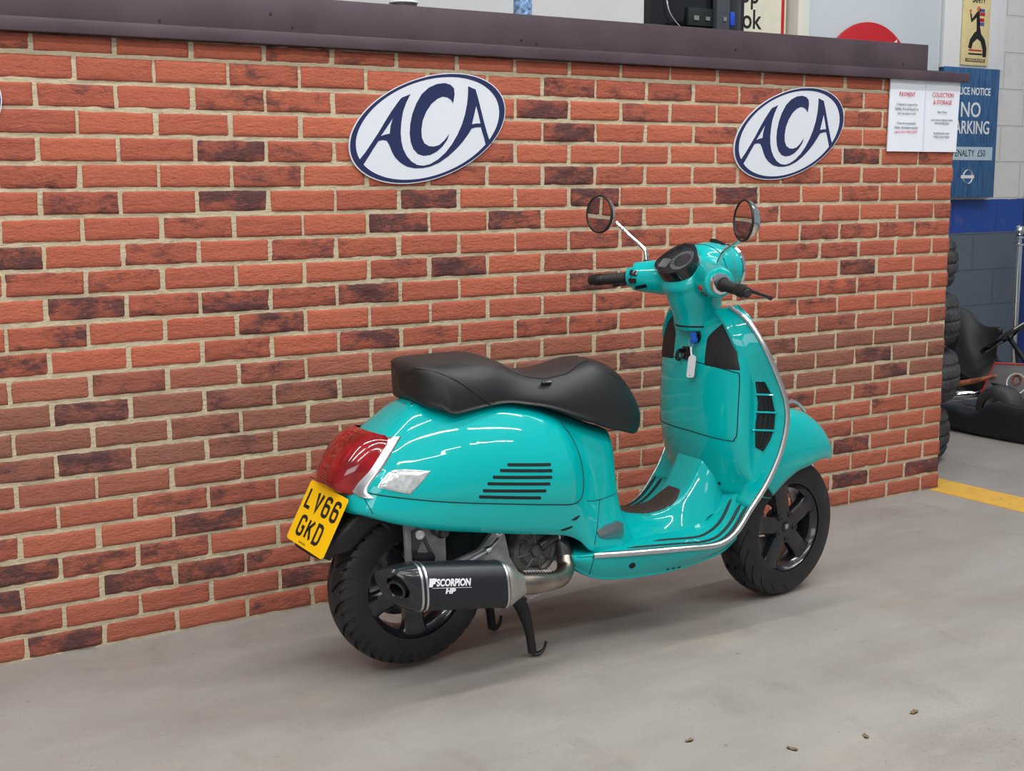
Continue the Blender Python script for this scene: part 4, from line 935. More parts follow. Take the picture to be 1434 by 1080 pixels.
# ---------------------------------------------------------------- glovebox and knee panel
rows = []
for z, xc, dz in ((.962, 1.015, .034), (.925, .998, .025), (.88, .988, 0), (.80, .980, 0), (.70, .976, 0), (.62, .976, 0), (.565, .980, 0), (.50, .995, 0), (.44, 1.015, 0), (.408, 1.030, 0), (.395, 1.07, 0)):
    top = z > .9
    r = [(xc, 0, z - (.022 if z > .93 else .0)), (xc + .002, .07, z - (.014 if z > .93 else 0)), (xc + .014, .13, z), (xc + .034, .180, z), (xc + .052, .203, z), (xc + .072, .210, z), (xc + (.10 if z < .9 else .075), .207, z)]
    if z > .9:
        r = [(a if a - xc < .055 or z < .95 else xc + .045, b * (.93 if z < .95 else .66), c + dz * (b / .21) ** 2) for a, b, c in r]
    if z < .47: r = [(min(a + (.012 if b > .15 else 0), xc + .078), b * 1.05, c) for a, b, c in r]
    rows.append(r)
A = both(rows); TG = bvh_of(A); v, f = grid_mesh(A); m_ = MB(); m_.add(v, f); gb = m_.build('glovebox', M['teal'], R_)
def rear_hit(T, y, z, off=0.0):
    p, n = hit(T, (.3, y, z), (1, 0, 0))
    if p is None: return None
    if n.x > 0: n = -n
    return p + n * off
def face_patch(poly, lift, dens=5, n=7, rnd=True, off=.0005, T=None):
    pl = crs([(a, b, 0) for a, b in poly], dens, True)[:, :2]; c = pl.mean(0); A = np.zeros((len(pl), n + 2, 3))
    for i in range(len(pl)):
        for j in range(n + 2):
            k = min(1, j / n); a, b = c + (pl[i] - c) * max(k, .002); p = rear_hit(T or TG, a, b, off + lift * (1 - k ** 8) if j <= n else -.002)
            A[i, j] = p if p is not None else A[i, j - 1]
    v, f = grid_mesh(A, cu=True); mb = MB(); mb.add(v, f); return mb
DOOR = [(.198, .790), (.190, .800), (.05, .815), (-.10, .808), (-.185, .795), (-.198, .782), (-.199, .70), (-.197, .61), (-.190, .590), (-.175, .583), (-.03, .592), (.12, .592), (.185, .592), (.197, .605), (.199, .70)]
dr = face_patch(DOOR, .0022, n=12).build('glovebox_door', M['teal'], gb)
m_ = MB(); pts = [rear_hit(TG, a, b, .0004) for a, b in crs([(a, b, 0) for a, b in DOOR], 5, True)[:, :2]]
m_.tube([q for q in pts if q is not None], .0016, 6, closed=True); m_.build('door_gap', M['gap'], gb)
pad = mat('black textured panel', (.014, .014, .015, 1), .6, bump=.4, bump_scale=500)
GR = [(-.083, .893), (-.110, .922), (-.138, .946), (-.160, .942), (-.184, .922), (-.188, .905), (-.180, .890), (-.197, .812), (-.194, .802), (-.150, .803), (-.088, .806), (-.080, .815), (-.080, .87)]
for s_ in (1, -1):
    o = face_patch([(s_ * a, b) for a, b in GR], .003, dens=3, n=9).build('knee_pad_panel', pad, gb)
pk = rear_hit(TG, -.036, .889, 0); 
m_ = MB(); m_.lathe([(0, .0001), (0, .019), (.004, .019), (.006, .014), (.006, .0001)], pk, (-1, 0, .1), 28); ig = m_.build('ignition_lock', M['black_gloss'], R_)
ph = rear_hit(TG, .010, .835, 0)
m_ = MB(); m_.lathe([(0, .024), (.008, .023), (.010, .016), (.003, .012), (.003, .0001)], ph, (-1, 0, .05), 6); m_.tube(bez(ph + V(-.008, .012, .008), ph + V(-.024, .012, .004), ph + V(-.028, .012, -.016), ph + V(-.016, .012, -.022)), .006, 8); hk = m_.build('bag_hook', M['black_gloss'], R_)
for y, z in ((-.115, .437), (-.19, .435)):
    p = rear_hit(TG, y, z, .0005); m_ = MB(); m_.lathe([(0, .0001), (0, .006), (.001, .006), (.001, .0001)], p, (-1, 0, 0), 14); m_.build('screw_hole', M['gap'], gb)
# radiator vents either side of the glovebox
VO = [(.212, .767), (.234, .767), (.245, .730), (.254, .668), (.255, .624), (.248, .585), (.233, .548), (.212, .562), (.212, .615), (.214, .70)]
for s_ in (-1, 1):
    def vhit(y, z, off):
        p, n = hit(TSH, (.5, s_ * y, z), (1, 0, 0))
        if p is None: return None
        if n.x > 0: n = -n
        return p + n * off
    def vpatch(poly, lift, off, dens=3, n=6):
        pl = np.array([(poly[i][0] + (poly[(i + 1) % len(poly)][0] - poly[i][0]) * t, poly[i][1] + (poly[(i + 1) % len(poly)][1] - poly[i][1]) * t) for i in range(len(poly)) for t in np.linspace(0, 1, dens + 1)[:-1]])
        c = pl.mean(0); A = np.zeros((len(pl), n + 2, 3))
        for i in range(len(pl)):
            for j in range(n + 2):
                k = min(1, j / n); a, b = c + (pl[i] - c) * max(k, .002); p = vhit(a, b, off + lift * (1 - k ** 8) if j <= n else -.001); A[i, j] = p if p is not None else A[i, j - 1]
        v, f = grid_mesh(A, cu=True); mb = MB(); mb.add(v, f); return mb
    ve = vpatch(VO, .0004, .0026).build('radiator_vent', M['gap'], R_)
    for k in range(4):
        m_ = MB(); pts = []
        for z in np.linspace(.565, .768, 16):
            y0 = np.interp(z, (.55, .566, .62, .70, .772), (.228, .214, .214, .216, .214)); y1 = np.interp(z, (.55, .588, .628, .672, .735, .772), (.230, .245, .252, .251, .242, .231))
            pts.append(vhit(y0 + (y1 - y0) * (k + .5) / 4, z, .0045))
        m_.tube([q for q in pts if q is not None], .0024, 6); m_.build('louvre', M['black_gloss'], ve)
    for z in (.727, .672, .617):
        y0 = np.interp(z, (.55, .566, .62, .70, .772), (.212, .212, .212, .214, .212)) - .002; y1 = np.interp(z, (.55, .588, .628, .672, .735, .772), (.233, .248, .255, .254, .245, .234)) + .002
        m_ = MB(); m_.tube([vhit(y0 + (y1 - y0) * t, z, .0062) for t in np.linspace(0, 1, 6)], .0032, 8); m_.build('vent_bar', M['teal'], ve)
    m_ = MB(); pp = [vhit(a, b, .002) for a, b in VO]; m_.tube([q for q in pp if q is not None], .0024, 6, closed=True); m_.build('vent_rim', M['teal'], ve)

# ---------------------------------------------------------------- handlebar unit (turned slightly to the left)
TT_ = radians(12); PIV = V(1.03, .010, 0); RB = Matrix.Rotation(TT_, 3, 'Z')
def hb(x, y, z): return PIV + RB @ Vector((x, y, z))
def hv(q): return PIV + RB @ Vector(q)
def ellipsoid(mb, c, r, rot=None, n=24):
    vs, fs = [], []
    for i in range(n + 1):
        for j in range(n * 2):
            t, p_ = pi * i / n, pi * j / n; q = Vector((r[0] * sin(t) * cos(p_), r[1] * sin(t) * sin(p_), r[2] * cos(t)))
            if rot is not None: q = rot @ q
            vs.append(q + Vector(c))
    for i in range(n):
        for j in range(n * 2): k = (j + 1) % (n * 2); fs.append((i * n * 2 + j, i * n * 2 + k, (i + 1) * n * 2 + k, (i + 1) * n * 2 + j))
    mb.add(vs, fs)
m_ = MB()
ellipsoid(m_, (.032, 0, 1.098), (.108, .088, .080))
ellipsoid(m_, (-.056, .004, 1.088), (.096, .090, .046), Matrix.Rotation(radians(-40), 4, 'Y'))
for s_ in (-1, 1):
    m_.tube([(.01, 0, 1.080), (-.03, s_ * .06, 1.070), (-.075, s_ * .118, 1.068), (-.118, s_ * .176, 1.069)], [.068, .064, .054, .045], 24, smooth_n=4)
m_.lathe([(0, .0001), (0, .074), (.06, .077), (.095, .076), (.103, .070), (.103, .0001)], (.022, 0, 1.090), (1, 0, .02), 36)
def ell(z, cx, rx, ry): return [(cx + rx * cos(t), ry * sin(t), z) for t in np.linspace(0, 2 * pi, 33)[:-1]]
A = np.array([ell(1.09, -.022, .098, .088), ell(1.04, -.028, .098, .088), ell(1.00, -.024, .090, .080), ell(.965, -.014, .083, .073), ell(.93, -.004, .079, .068), ell(.905, .0, .077, .066)]); A = crs(A, 4); v, f = grid_mesh(A, cv=True); o_ = len(m_.v); m_.add(v, f); nn_ = A.shape[1]; m_.f.append(tuple(o_ + i for i in range(nn_))[::-1]); m_.f.append(tuple(o_ + (A.shape[0] - 1) * nn_ + i for i in range(nn_))); m_.mi += [0, 0]
me = m_.mesh('hb'); o = bpy.data.objects.new('tmp', me); COL.objects.link(o)
md = o.modifiers.new('r', 'REMESH'); md.mode = 'VOXEL'; md.voxel_size = .0042; md = o.modifiers.new('s', 'SMOOTH'); md.iterations = 14; md.factor = .5
dg = bpy.context.evaluated_depsgraph_get(); dg.update(); me = bpy.data.meshes.new_from_object(o.evaluated_get(dg)); bpy.data.objects.remove(o)
me.transform(Matrix.Translation(PIV) @ RB.to_4x4()); head = link('handlebar_cover', me, M['teal'], R_)
TH = BVHTree.FromPolygons([q.co for q in me.vertices], [tuple(p.vertices) for p in me.polygons])
# instrument cluster
Pn = V(-.094, 0, 1.1295); nn = V(-.64, 0, .77).normalized(); al = V(.77, 0, .64).normalized()
def cf(a, b, c=0): return hv(Pn + V(0, 1, 0) * a + al * b + nn * c)
CL = [(.092, -.016), (.078, .022), (.052, .056), (.022, .071), (-.012, .071), (-.040, .054), (-.068, .020), (-.078, -.012), (-.068, -.044), (-.045, -.068), (-.01, -.080), (.03, -.080), (.06, -.068), (.085, -.044)]
CLs = [(q[0] * .87 + .001, q[1] * .90) for q in crs([(a, b, 0) for a, b in CL], 5, True)]; cc = np.mean(CLs, 0); INN = [tuple(cc + (np.array(q) - cc) * .86) for q in CLs]
m_ = MB(); m_.prism(CLs, lambda a, b: cf(a, b, -.03), lambda a, b: cf(a, b, .008), holes=[INN]); ip = m_.build('instrument_panel', M['black_gloss'], R_, bevel=.002)
m_ = MB(); m_.prism(INN, lambda a, b: cf(a, b, -.006), lambda a, b: cf(a, b, -.003)); m_.build('dial_plate', M['dial_dark'], ip, smooth=False)
m_ = MB(); m_.lathe([(0, .0001), (0, .042), (.002, .042), (.002, .0001)], cf(-.012, -.004, -.002), RB @ nn, 40); m_.build('speed_dial', M['dial'], ip)
m_ = MB(); m_.lathe([(0, .0001), (0, .029), (.001, .029), (.001, .0001)], cf(-.012, -.004, .0005), RB @ nn, 40); m_.build('dial_centre', M['dial_dark'], ip)
for k in range(13):
    t = radians(-30 + 20 * k); m_ = MB(); c0 = cf(-.012 + .032 * cos(t), -.004 + .032 * sin(t), .0008); c1 = cf(-.012 + .039 * cos(t), -.004 + .039 * sin(t), .0008); m_.tube([c0, c1], .0009, 5); m_.build('dial_tick', M['dial_dark'], ip)
m_ = MB(); m_.prism(rrect(.026, .038, .005), lambda a, b: cf(a + .048, b - .02, -.002), lambda a, b: cf(a + .055, b - .02, .001)); m_.build('display', mat('grey display', (.35, .34, .30, 1), .3), ip, smooth=False)
m_ = MB(); m_.tube([cf(-.012, -.004, .003), cf(-.030, .022, .003)], .0012, 5); m_.build('needle', M['red'], ip)
m_ = MB(); m_.prism(INN, lambda a, b: cf(a, b, .006), lambda a, b: cf(a, b, .0072)); m_.build('cluster_glass', M['glass'], ip, smooth=False)
# seam and small windscreen stub in front of the cluster, headlight rim
def ring_hits(pts):
    out = []
    for o, d in pts:
        p, n = hit(TH, hv(o), RB @ Vector(d))
        if p is not None: out.append(p)
    return out
m_ = MB(); q = ring_hits([((-.01 + .03 * abs(sin(t)), .3 * sin(t), 1.08 + .3 * cos(t)), (0, -sin(t), -cos(t))) for t in np.linspace(-1.75, 1.75, 40)]); m_.tube(q, .0014, 6); m_.build('cover_seam', M['gap'], head)
m_ = MB(); m_.lathe([(0, .076), (.010, .078), (.014, .072), (.010, .066), (0, .066)], hb(.118, 0, 1.092), RB @ V(1, 0, .02), 48); hl = m_.build('headlight', M['chrome'], R_)
m_ = MB(); m_.lathe([(0, .067), (.012, .05), (.018, .025), (.020, .0001)], hb(.122, 0, 1.092), RB @ V(1, 0, .02), 40); m_.build('lens', M['clear_lens'], hl)
m_ = MB(); m_.prism([(0, .0), (.055, -.012), (.062, .012), (.012, .028)], lambda a, b: hb(.045 + a, -.012, 1.160 + b), lambda a, b: hb(.045 + a, .012, 1.160 + b)); m_.build('top_visor', M['black_gloss'], head, bevel=.003)
m_ = MB(); q = ring_hits([((-.004 + .3 * cos(t), .3 * sin(t), .922), (-cos(t), -sin(t), 0)) for t in np.linspace(0, 2 * pi, 40)[:-1]]); m_.tube(q, .0030, 6, closed=True); m_.build('column_gap', M['gap'], head)
# switches
def patch_head(y, z, w, h, mm, nm, dx=0, lift=.003):
    p, n = hit(TH, hb(-.4, y, z), RB @ V(1, 0, 0))
    if p is None: return
    if n.x > 0: n = -n
    ax_y = (RB @ V(0, 1, 0)); ax_y = (ax_y - n * ax_y.dot(n)).normalized(); ax_z = n.cross(ax_y)
    m_ = MB(); m_.prism(rrect(w, h, min(w, h) * .25, 4), lambda a, b: p + ax_y * a + ax_z * b - n * .004, lambda a, b: p + ax_y * a + ax_z * b + n * lift); m_.build(nm, mm, head, bevel=.0008)
patch_head(-.112, 1.050, .022, .016, M['red'], 'stop_switch')
patch_head(-.106, 1.030, .012, .015, M['black_gloss'], 'start_button'); patch_head(-.124, 1.030, .015, .015, M['black_gloss'], 'mode_button')
patch_head(.145, 1.082, .026, .018, M['black_gloss'], 'light_switch'); patch_head(.148, 1.058, .026, .016, M['black_gloss'], 'indicator_switch')
patch_head(.128, 1.040, .040, .012, M['black_gloss'], 'horn_button')
# grips, levers, mirrors
for s_ in (-1, 1):
    a0 = V(-.118, s_ * .178, 1.066); dv = V(-.33, s_ * .94, -.10).normalized()
    def ga(t): return hv(a0 + dv * t)
    m_ = MB(); m_.lathe([(-.012, .032), (.004, .033), (.010, .031), (.012, .024), (.012, .0001)], hv(a0), RB @ dv, 32); m_.build('bar_end_collar', M['chrome'] if s_ < 0 else M['teal'], head)
    m_ = MB(); pr = [(.008, .0001), (.008, .022), (.018, .0225), (.020, .0175)]
    for k in range(16): pr += [(.024 + k * .005, .0168), (.0265 + k * .005, .0180)]
    pr += [(.106, .0185), (.112, .0195), (.128, .0195), (.132, .017), (.140, .0165), (.150, .0150), (.152, .0001)]
    m_.lathe(pr, hv(a0), RB @ dv, 28); gr = m_.build('handgrip', M['black_plastic'], R_)
    m_ = MB(); m_.lathe([(0, .0001), (0, .011), (.0016, .010), (.0016, .0001)], ga(.152), RB @ dv, 20); m_.build('bar_end', M['dial_dark'], gr)
    m_ = MB(); lv = [hv(a0 + V(.045, s_ * .0, -.010)), hv(a0 + V(.075, s_ * .025, -.018)), hv(a0 + V(.082, s_ * .06, -.026)), hv(a0 + V(.07, s_ * .11, -.033)), hv(a0 + V(.060, s_ * .140, -.038))]
    m_.tube(lv, [.009, .009, .0075, .007, .0085], 12, smooth_n=5, flat=.75); o = m_.build('brake_lever', M['black_gloss'], R_)
    m_ = MB(); m_.box(hv(a0 + V(.03, -s_ * .004, -.006)), (.05, .03, .024), RB.to_4x4()); m_.build('lever_mount', M['black_gloss'], o, bevel=.005)
    # mirror
    base = V(-.088, .146, 1.112) if s_ > 0 else V(-.066, -.118, 1.100); mc = V(-.150, .291, 1.262) if s_ > 0 else V(-.150, s_ * .290, 1.255)
    mn = V(-1, .04, .04).normalized() if s_ > 0 else V(-.914, .407, .05).normalized()
    edge = mc + V(.022, -s_ * .048, -.026) if s_ > 0 else mc + V(.016, -s_ * .030, -.058)
    m_ = MB()
    if s_ > 0: P = [base, base + V(-.002, .004, .036), base + V(-.012, .022, .058), (base + V(-.012, .022, .058)) * .5 + edge * .5, edge]
    else: P = [base, base + V(-.004, -.014, .026), base + V(-.014, -.038, .055), (base + V(-.014, -.038, .055)) * .45 + edge * .55 + V(0, 0, .002), edge]
    m_.tube([hv(q) for q in P], [.0075, .0068, .006, .0055, .0065], 12, smooth_n=6); mi_ = m_.build('mirror_stem', M['chrome'], R_)
    m_ = MB(); m_.lathe([(-.006, .013), (.004, .012), (.010, .008)], hv(base), RB @ V(0, 0, 1), 20); m_.build('rubber_boot', M['black_plastic'], mi_)
    m_ = MB(); m_.lathe([(-.040, .0001), (-.038, .022), (-.028, .042), (-.012, .056), (.002, .0605), (.006, .058)], hv(mc), RB @ mn, 48); mh = m_.build('mirror_shell', M['chrome'], R_)
    m_ = MB(); m_.lathe([(.002, .0612), (.007, .060), (.0075, .0555), (.004, .0555)], hv(mc), RB @ mn, 48); m_.build('mirror_rim', M['black_plastic'], mh)
    m_ = MB(); m_.lathe([(.005, .0001), (.005, .056)], hv(mc), RB @ mn, 48); m_.build('mirror_glass', M['mirror'], mh, smooth=False)
# steering column tube between cover and shield
m_ = MB(); m_.lathe([(0, .030), (.10, .030)], (1.04, 0, .84), (0, 0, 1), 28); m_.build('steering_column', M['black_plastic'], R_)

# ---------------------------------------------------------------- wheels
def pat_rear(th, s):
    a = abs(s); ph = (th * 22 / (2 * pi)) % 1
    if ph < .20 and a > .08: return 1
    if .5 < ph < .66 and a > .40: return .8
    return 1 if a < .03 else 0
def shear_rear(s): a = abs(s); return (2.2 * a - 1.1 * a * a) * 2 * pi / 22
def pat_front(th, s):
    a = abs(s); ph = (th * 20 / (2 * pi)) % 1
    return 1 if ph < .24 and a > .05 else 0
def shear_front(s): a = abs(s); return (1.5 * a + .35 * math.sin(a * 11)) * 2 * pi / 20
def wheel(name, C, R, W, pat, shear, steer, ang0, label):
    RW = Matrix.Rotation(steer, 3, 'Z')
    def wf(q): return C + RW @ Vector(q)
    e = empty(name, C); e.parent = R_; e['label'] = label
    def wl(q): return RW @ Vector(q)
    A = tyre_mesh(R, W, .0080, pat, .148, 660, .80, shear)
    v, f = grid_mesh(A, cu=True); m_ = MB(); m_.add([wl(q) for q in v], f); m_.build('tyre', M['rubber'], e)
    m_ = MB(); m_.lathe([(-.050, .156), (-.054, .152), (-.054, .147), (-.046, .143), (-.034, .131), (-.01, .127), (.02, .127), (.046, .143), (.054, .147), (.054, .152), (.050, .156)], (0, 0, 0), wl((0, 1, 0)), 72); m_.build('rim', M['black_wheel'], e)
    # five broad spokes
    for k in range(5):
        t = ang0 + k * 2 * pi / 5; rd = V(cos(t), 0, sin(t)); tg = V(-sin(t), 0, cos(t)); m_ = MB(); rows = []
        for r, w_, y0, y1 in ((.020, .022, -.040, -.010), (.045, .028, -.043, -.012), (.075, .029, -.043, -.014), (.105, .030, -.041, -.012), (.125, .034, -.042, -.008), (.142, .042, -.045, -.005)):
            c = rd * r; rows.append([wl(c + tg * w_ * a + V(0, y, 0)) for a, y in ((-1, y1), (-1, y0 + .006), (-.8, y0 + .001), (-.35, y0), (.35, y0), (.8, y0 + .001), (1, y0 + .006), (1, y1))])
        A2 = crs(np.array(rows), 4); v, f = grid_mesh(A2); m_.add(v, f); m_.build('spoke', M['black_wheel'], e)
        m_ = MB(); t2 = t + pi / 5; c = V(.043 * cos(t2), -.0435, .043 * sin(t2)); m_.lathe([(0, .0001), (0, .0095), (.005, .009), (.0055, .0055), (.002, .005), (.002, .0001)], wl(c), wl((0, -1, 0)), 12); m_.build('wheel_bolt', M['dial_dark'], e)
    m_ = MB(); m_.lathe([(-.006, .056), (.036, .058), (.0435, .054), (.044, .018), (.048, .016), (.048, .0001)], (0, 0, 0), wl((0, -1, 0)), 40); m_.build('hub', M['black_wheel'], e)
    m_ = MB(); m_.lathe([(.0482, .0001), (.0482, .007)], (0, 0, 0), wl((0, -1, 0)), 16); m_.tube([wl((.009 * cos(q), -.0482, .009 * sin(q))) for q in np.linspace(.2, 2.6, 8)], .0012, 5); m_.build('hub_emblem', M['alu'], e)
    m_ = MB(); m_.lathe([(.052, .055), (.052, .110), (.056, .110), (.056, .055)], (0, 0, 0), wl((0, 1, 0)), 48, closed=True); m_.build('brake_disc', M['alu'], e)
    return e, wl
wr, wrl = wheel('rear_wheel', V(.006, 0, .234 + LIFT), .234, .126, pat_rear, shear_rear, 0, radians(-88), 'black five spoke rear wheel with chunky tyre')
wfr, wfl = wheel('front_wheel', V(1.357, 0, .235), .235, .118, pat_front, shear_front, radians(8), radians(98), 'black five spoke front wheel')
# front suspension arm and caliper (left side, seen through the spokes)
m_ = MB(); m_.tube([(1.357, .085, .236), (1.30, .085, .25), (1.24, .08, .33), (1.20, .05, .50), (1.15, .02, .70)], [.03, .026, .024, .022, .022], 14, smooth_n=4); m_.build('front_suspension', M['engine'], R_)
m_ = MB(); m_.box((1.275, .085, .185), (.07, .03, .055), Matrix.Rotation(.6, 4, 'Y')); m_.build('brake_caliper', M['alu'], R_, bevel=.008)

# ---------------------------------------------------------------- front mudguard
rows = []
FC = V(1.357, 0, .236); RWs = Matrix.Rotation(radians(8), 3, 'Z')
for ang, r, h, drop in ((38, .315, .020, .01), (42, .322, .042, .03), (50, .340, .068, .066), (62, .365, .084, .120), (76, .385, .092, .172), (92, .395, .094, .198), (108, .39, .094, .206), (122, .375, .092, .198), (132, .36, .088, .185)):
    t = radians(ang); c, s_ = cos(t), sin(t); P = []
    for y, dr in ((0, 0), (.35, -.004), (.65, -.02), (.88, -.05), (1, -.09), (1.0, -.13)):
        rr = r + dr * (drop / .13); P.append(FC + RWs @ V(rr * c, y * h, rr * s_))
    rows.append([tuple(q - FC) for q in P])
full = []
for r in rows:
    loc = [RWs.inverted() @ Vector(q) for q in r]
    full.append([tuple(FC + RWs @ Vector((q.x, -q.y, q.z))) for q in loc[::-1]] + [tuple(FC + RWs @ q) for q in loc[1:]])
A = grid(full, 5, 4); v, f = grid_mesh(A); m_ = MB(); m_.add(v, f); fm_ = m_.build('front_mudguard', M['teal'], R_); md = fm_.modifiers.new('s', 'SOLIDIFY'); md.thickness = .003
m_ = MB(); m_.tube(bez(FC + RWs @ V(.03, 0, .402), FC + RWs @ V(.065, 0, .408), FC + RWs @ V(.10, 0, .392), FC + RWs @ V(.13, 0, .366)), [.006] * 25, 8); m_.build('mudguard_crest', M['chrome'], fm_)

# ---------------------------------------------------------------- exhaust
def sil_sec(x, cz, h, w_, slant=0.0, sly=0.0, cy=-.232):
    out = []
    for k in range(32):
        t = 2 * pi * k / 32; c, s_ = cos(t), sin(t); e = 2 / 2.7
        yy = abs(c) ** e * (1 if c >= 0 else -1) * w_ / 2; zz = abs(s_) ** e * (1 if s_ >= 0 else -1) * h / 2
        yy *= 1 - .12 * (zz / (h / 2)) * (1 if yy < 0 else 0)
        out.append((x + slant * zz - sly * yy, cy + yy, cz + zz))
    return out
secs = [sil_sec(x, z, .128, .112) for x, z in ((-.085, .3115), (0, .301), (.10, .288), (.180, .277))]
A = np.array(secs); v, f = grid_mesh(A, cv=True); m_ = MB(); m_.add(v, f); si = m_.build('silencer', M['silencer'], R_); si['label'] = 'satin black silencer with silver lettering'
A = np.array([sil_sec(-.081, .311, .129, .113, -.02), sil_sec(-.108, .312, .126, .110, -.16, .20), sil_sec(-.134, .314, .116, .100, -.34, .50), sil_sec(-.142, .315, .100, .086, -.42, .62), sil_sec(-.130, .314, .056, .050, -.42, .62)])
v, f = grid_mesh(A, cv=True); m_ = MB(); m_.add(v, f); ec = m_.build('end_cap', M['carbon'], si)
m_ = MB(); dax = V(-.86, -.12, .50).normalized()
dax = V(-1, -.62, -.42).normalized()
m_.lathe([(-.05, .0001), (-.05, .020), (.004, .020), (.007, .023), (.004, .028), (-.02, .030)], (-.134, -.236, .312), dax, 28); m_.build('outlet', M['carbon'], ec)
for x in (-.083, -.069, .174):
    z = .3115 - (x + .085) * .131; A = np.array([sil_sec(x - .003, z, .1285, .1125), sil_sec(x - .003, z, .1312, .1152), sil_sec(x + .003, z - .0005, .1312, .1152), sil_sec(x + .003, z - .0005, .1285, .1125)])
    v, f = grid_mesh(A, cv=True); m_ = MB(); m_.add(v, f); m_.build('clamp_band', M['alu'], si)
A = np.array([sil_sec(.180, .277, .124, .108), sil_sec(.195, .275, .118, .104), sil_sec(.222, .270, .085, .078), sil_sec(.245, .266, .060, .058)]); A = crs(A, 4); v, f = grid_mesh(A, cv=True); m_ = MB(); m_.add(v, f); m_.build('inlet_cone', mat('bead blasted steel', (.45, .43, .40, 1), .45, .9), si)
m_ = MB(); m_.tube([(.238, -.232, .266), (.29, -.228, .259), (.345, -.215, .252), (.395, -.195, .250), (.430, -.165, .262), (.442, -.145, .290)], [.031, .030, .027, .026, .026, .025], 20, smooth_n=5); m_.build('exhaust_pipe', M['pipe'], R_)
for z0, z1 in (((.252, -.236, .300), (.345, -.222, .284)), ((.262, -.25, .226), (.335, -.235, .236))):
    m_ = MB(); P0, P1 = Vector(z0), Vector(z1); pts = [P0 + (P1 - P0) * t + V(0, .003 * cos(60 * t), .003 * sin(60 * t)) for t in np.linspace(0, 1, 90)]; m_.tube(pts, .0016, 5); m_.build('exhaust_spring', M['cast'], si)
def sf(a, b, c=0): x = -.070 + a; return V(x, -.2885 - c + abs(b) * .0, .3075 - (x + .078) * .131 + b)
lm = mat('silver print', (.72, .72, .74, 1), .35)
m_ = MB(); T_si = bvh_of(np.concatenate([np.array(secs), np.array(secs)[:, :1]], axis=1))
def on_si(a, b, c): 
    p, n = side_hit(T_si, -.085 + a, .3165 - a * .131 + b, -1)
    return (p + V(0, -.0006 - c, 0)) if p is not None else V(-.085 + a, -.29, .3 + b)
o = text_mesh('SCORPION', .0255, lambda a, b, c: on_si(.094 + a + .22 * b, b + .016, c), 'silencer_lettering', lm, si, xs=.80, bold=.0010, depth=.0003)
m_ = MB(); m_.prism([(-.010, -.010), (-.006, .012), (.014, .012), (.016, .004), (.010, .004), (.009, -.002), (.003, -.002), (.0, -.010)], lambda a, b: on_si(.030 + a, b + .016, 0), lambda a, b: on_si(.030 + a, b + .016, .0004)); m_.build('silencer_emblem', lm, si, smooth=False)
m_ = MB(); m_.tube([on_si(.030, .003, 0), on_si(.145, .003, 0)], .0006, 4); m_.build('underline', lm, si)
text_mesh('HP', .018, lambda a, b, c: on_si(.082 + a + .3 * b, b - .006, c), 'silencer_lettering', lm, si, xs=1.25, bold=.0010, depth=.0003)

# ---------------------------------------------------------------- engine, swing arm, stand
def plate(name, poly, y0, y1, mm, parent=None, bevel=.004, holes=()):
    m_ = MB(); m_.prism(poly, lambda a, b: (a, y0, b), lambda a, b: (a, y1, b), holes=holes); return m_.build(name, mm, parent or R_, bevel=bevel)
plate('exhaust_hanger', [(-.058, .448), (-.052, .330), (.068, .325), (.066, .40), (.060, .432), (.0, .452), (-.035, .462)], -.125, -.108, M['cast'])
plate('silencer_bracket', [(-.062, .446), (-.045, .452), (-.030, .446), (-.010, .40), (.008, .366), (.006, .335), (-.060, .345)], -.178, -.172, M['black_gloss'], None, .002, holes=[[(-.044, .392), (-.030, .415), (-.012, .382), (-.014, .378), (-.044, .383)]])
plate('swing_arm', [(.085, .300), (.090, .322), (.172, .345), (.215, .392), (.232, .404), (.250, .396), (.258, .362), (.270, .312), (.300, .262), (.24, .25), (.10, .27)], -.125, -.105, M['cast'])
for x, z in ((-.040, .432), (.232, .392)):
    m_ = MB(); m_.lathe([(0, .013), (.008, .013), (.009, .011), (.009, .006), (.005, .005), (.005, .0001)], (x, -.178 if x < 0 else -.124, z), (0, -1, 0), 20); m_.build('mounting_bolt', M['alu'], R_)
m_ = MB(); m_.lathe([(0, .020), (.03, .020), (.034, .014), (.05, .012), (.052, .0001)], (.040, -.125, .425), (0, -1, 0), 20); m_.build('shock_mount', M['dial_dark'], R_)
m_ = MB(); m_.tube([(.115, -.155, .325), (.19, -.150, .352), (.225, -.14, .375)], .006, 10); m_.tube([(.178, -.150, .348), (.192, -.150, .353)], .011, 12); m_.build('brake_line', M['alu'], R_)
for s_ in (1,):
    m_ = MB(); m_.tube([(.03, .115, .30), (.06, .12, .50)], .022, 16); m_.build('rear_shock', M['engine'], R_)
m_ = MB(); ellipsoid(m_, (.20, .02, .36), (.19, .105, .10)); m_.box((.30, 0, .40), (.26, .2, .16)); m_.build('engine_block', M['gap'], R_, bevel=.0)
A = []
m_ = MB(); m_.lathe([(-.04, .082), (.0, .080), (.012, .072), (.016, .060), (.010, .052), (.018, .044), (.020, .030), (.014, .020), (.022, .016), (.022, .0001)], (.352, -.118, .322), (0, -1, 0), 44); en = m_.build('engine_cover', M['engine'], R_)
for k in range(8):
    t = k * pi / 4 + .2; m_ = MB(); m_.tube([(.352 + .024 * cos(t), -.138, .322 + .024 * sin(t)), (.352 + .066 * cos(t), -.132, .322 + .066 * sin(t))], .0045, 8); m_.build('casting_rib', M['engine'], en)
m_ = MB(); m_.tube([(.36, -.14, .335), (.395, -.145, .355), (.43, -.14, .36)], [.018, .015, .013], 14, smooth_n=3); m_.build('coolant_hose', M['dial_dark'], R_)
m_ = MB(); m_.lathe([(0, .0165), (.006, .0165)], (.412, -.142, .358), V(.9, 0, .2), 18); m_.build('hose_clip', M['alu'], R_)
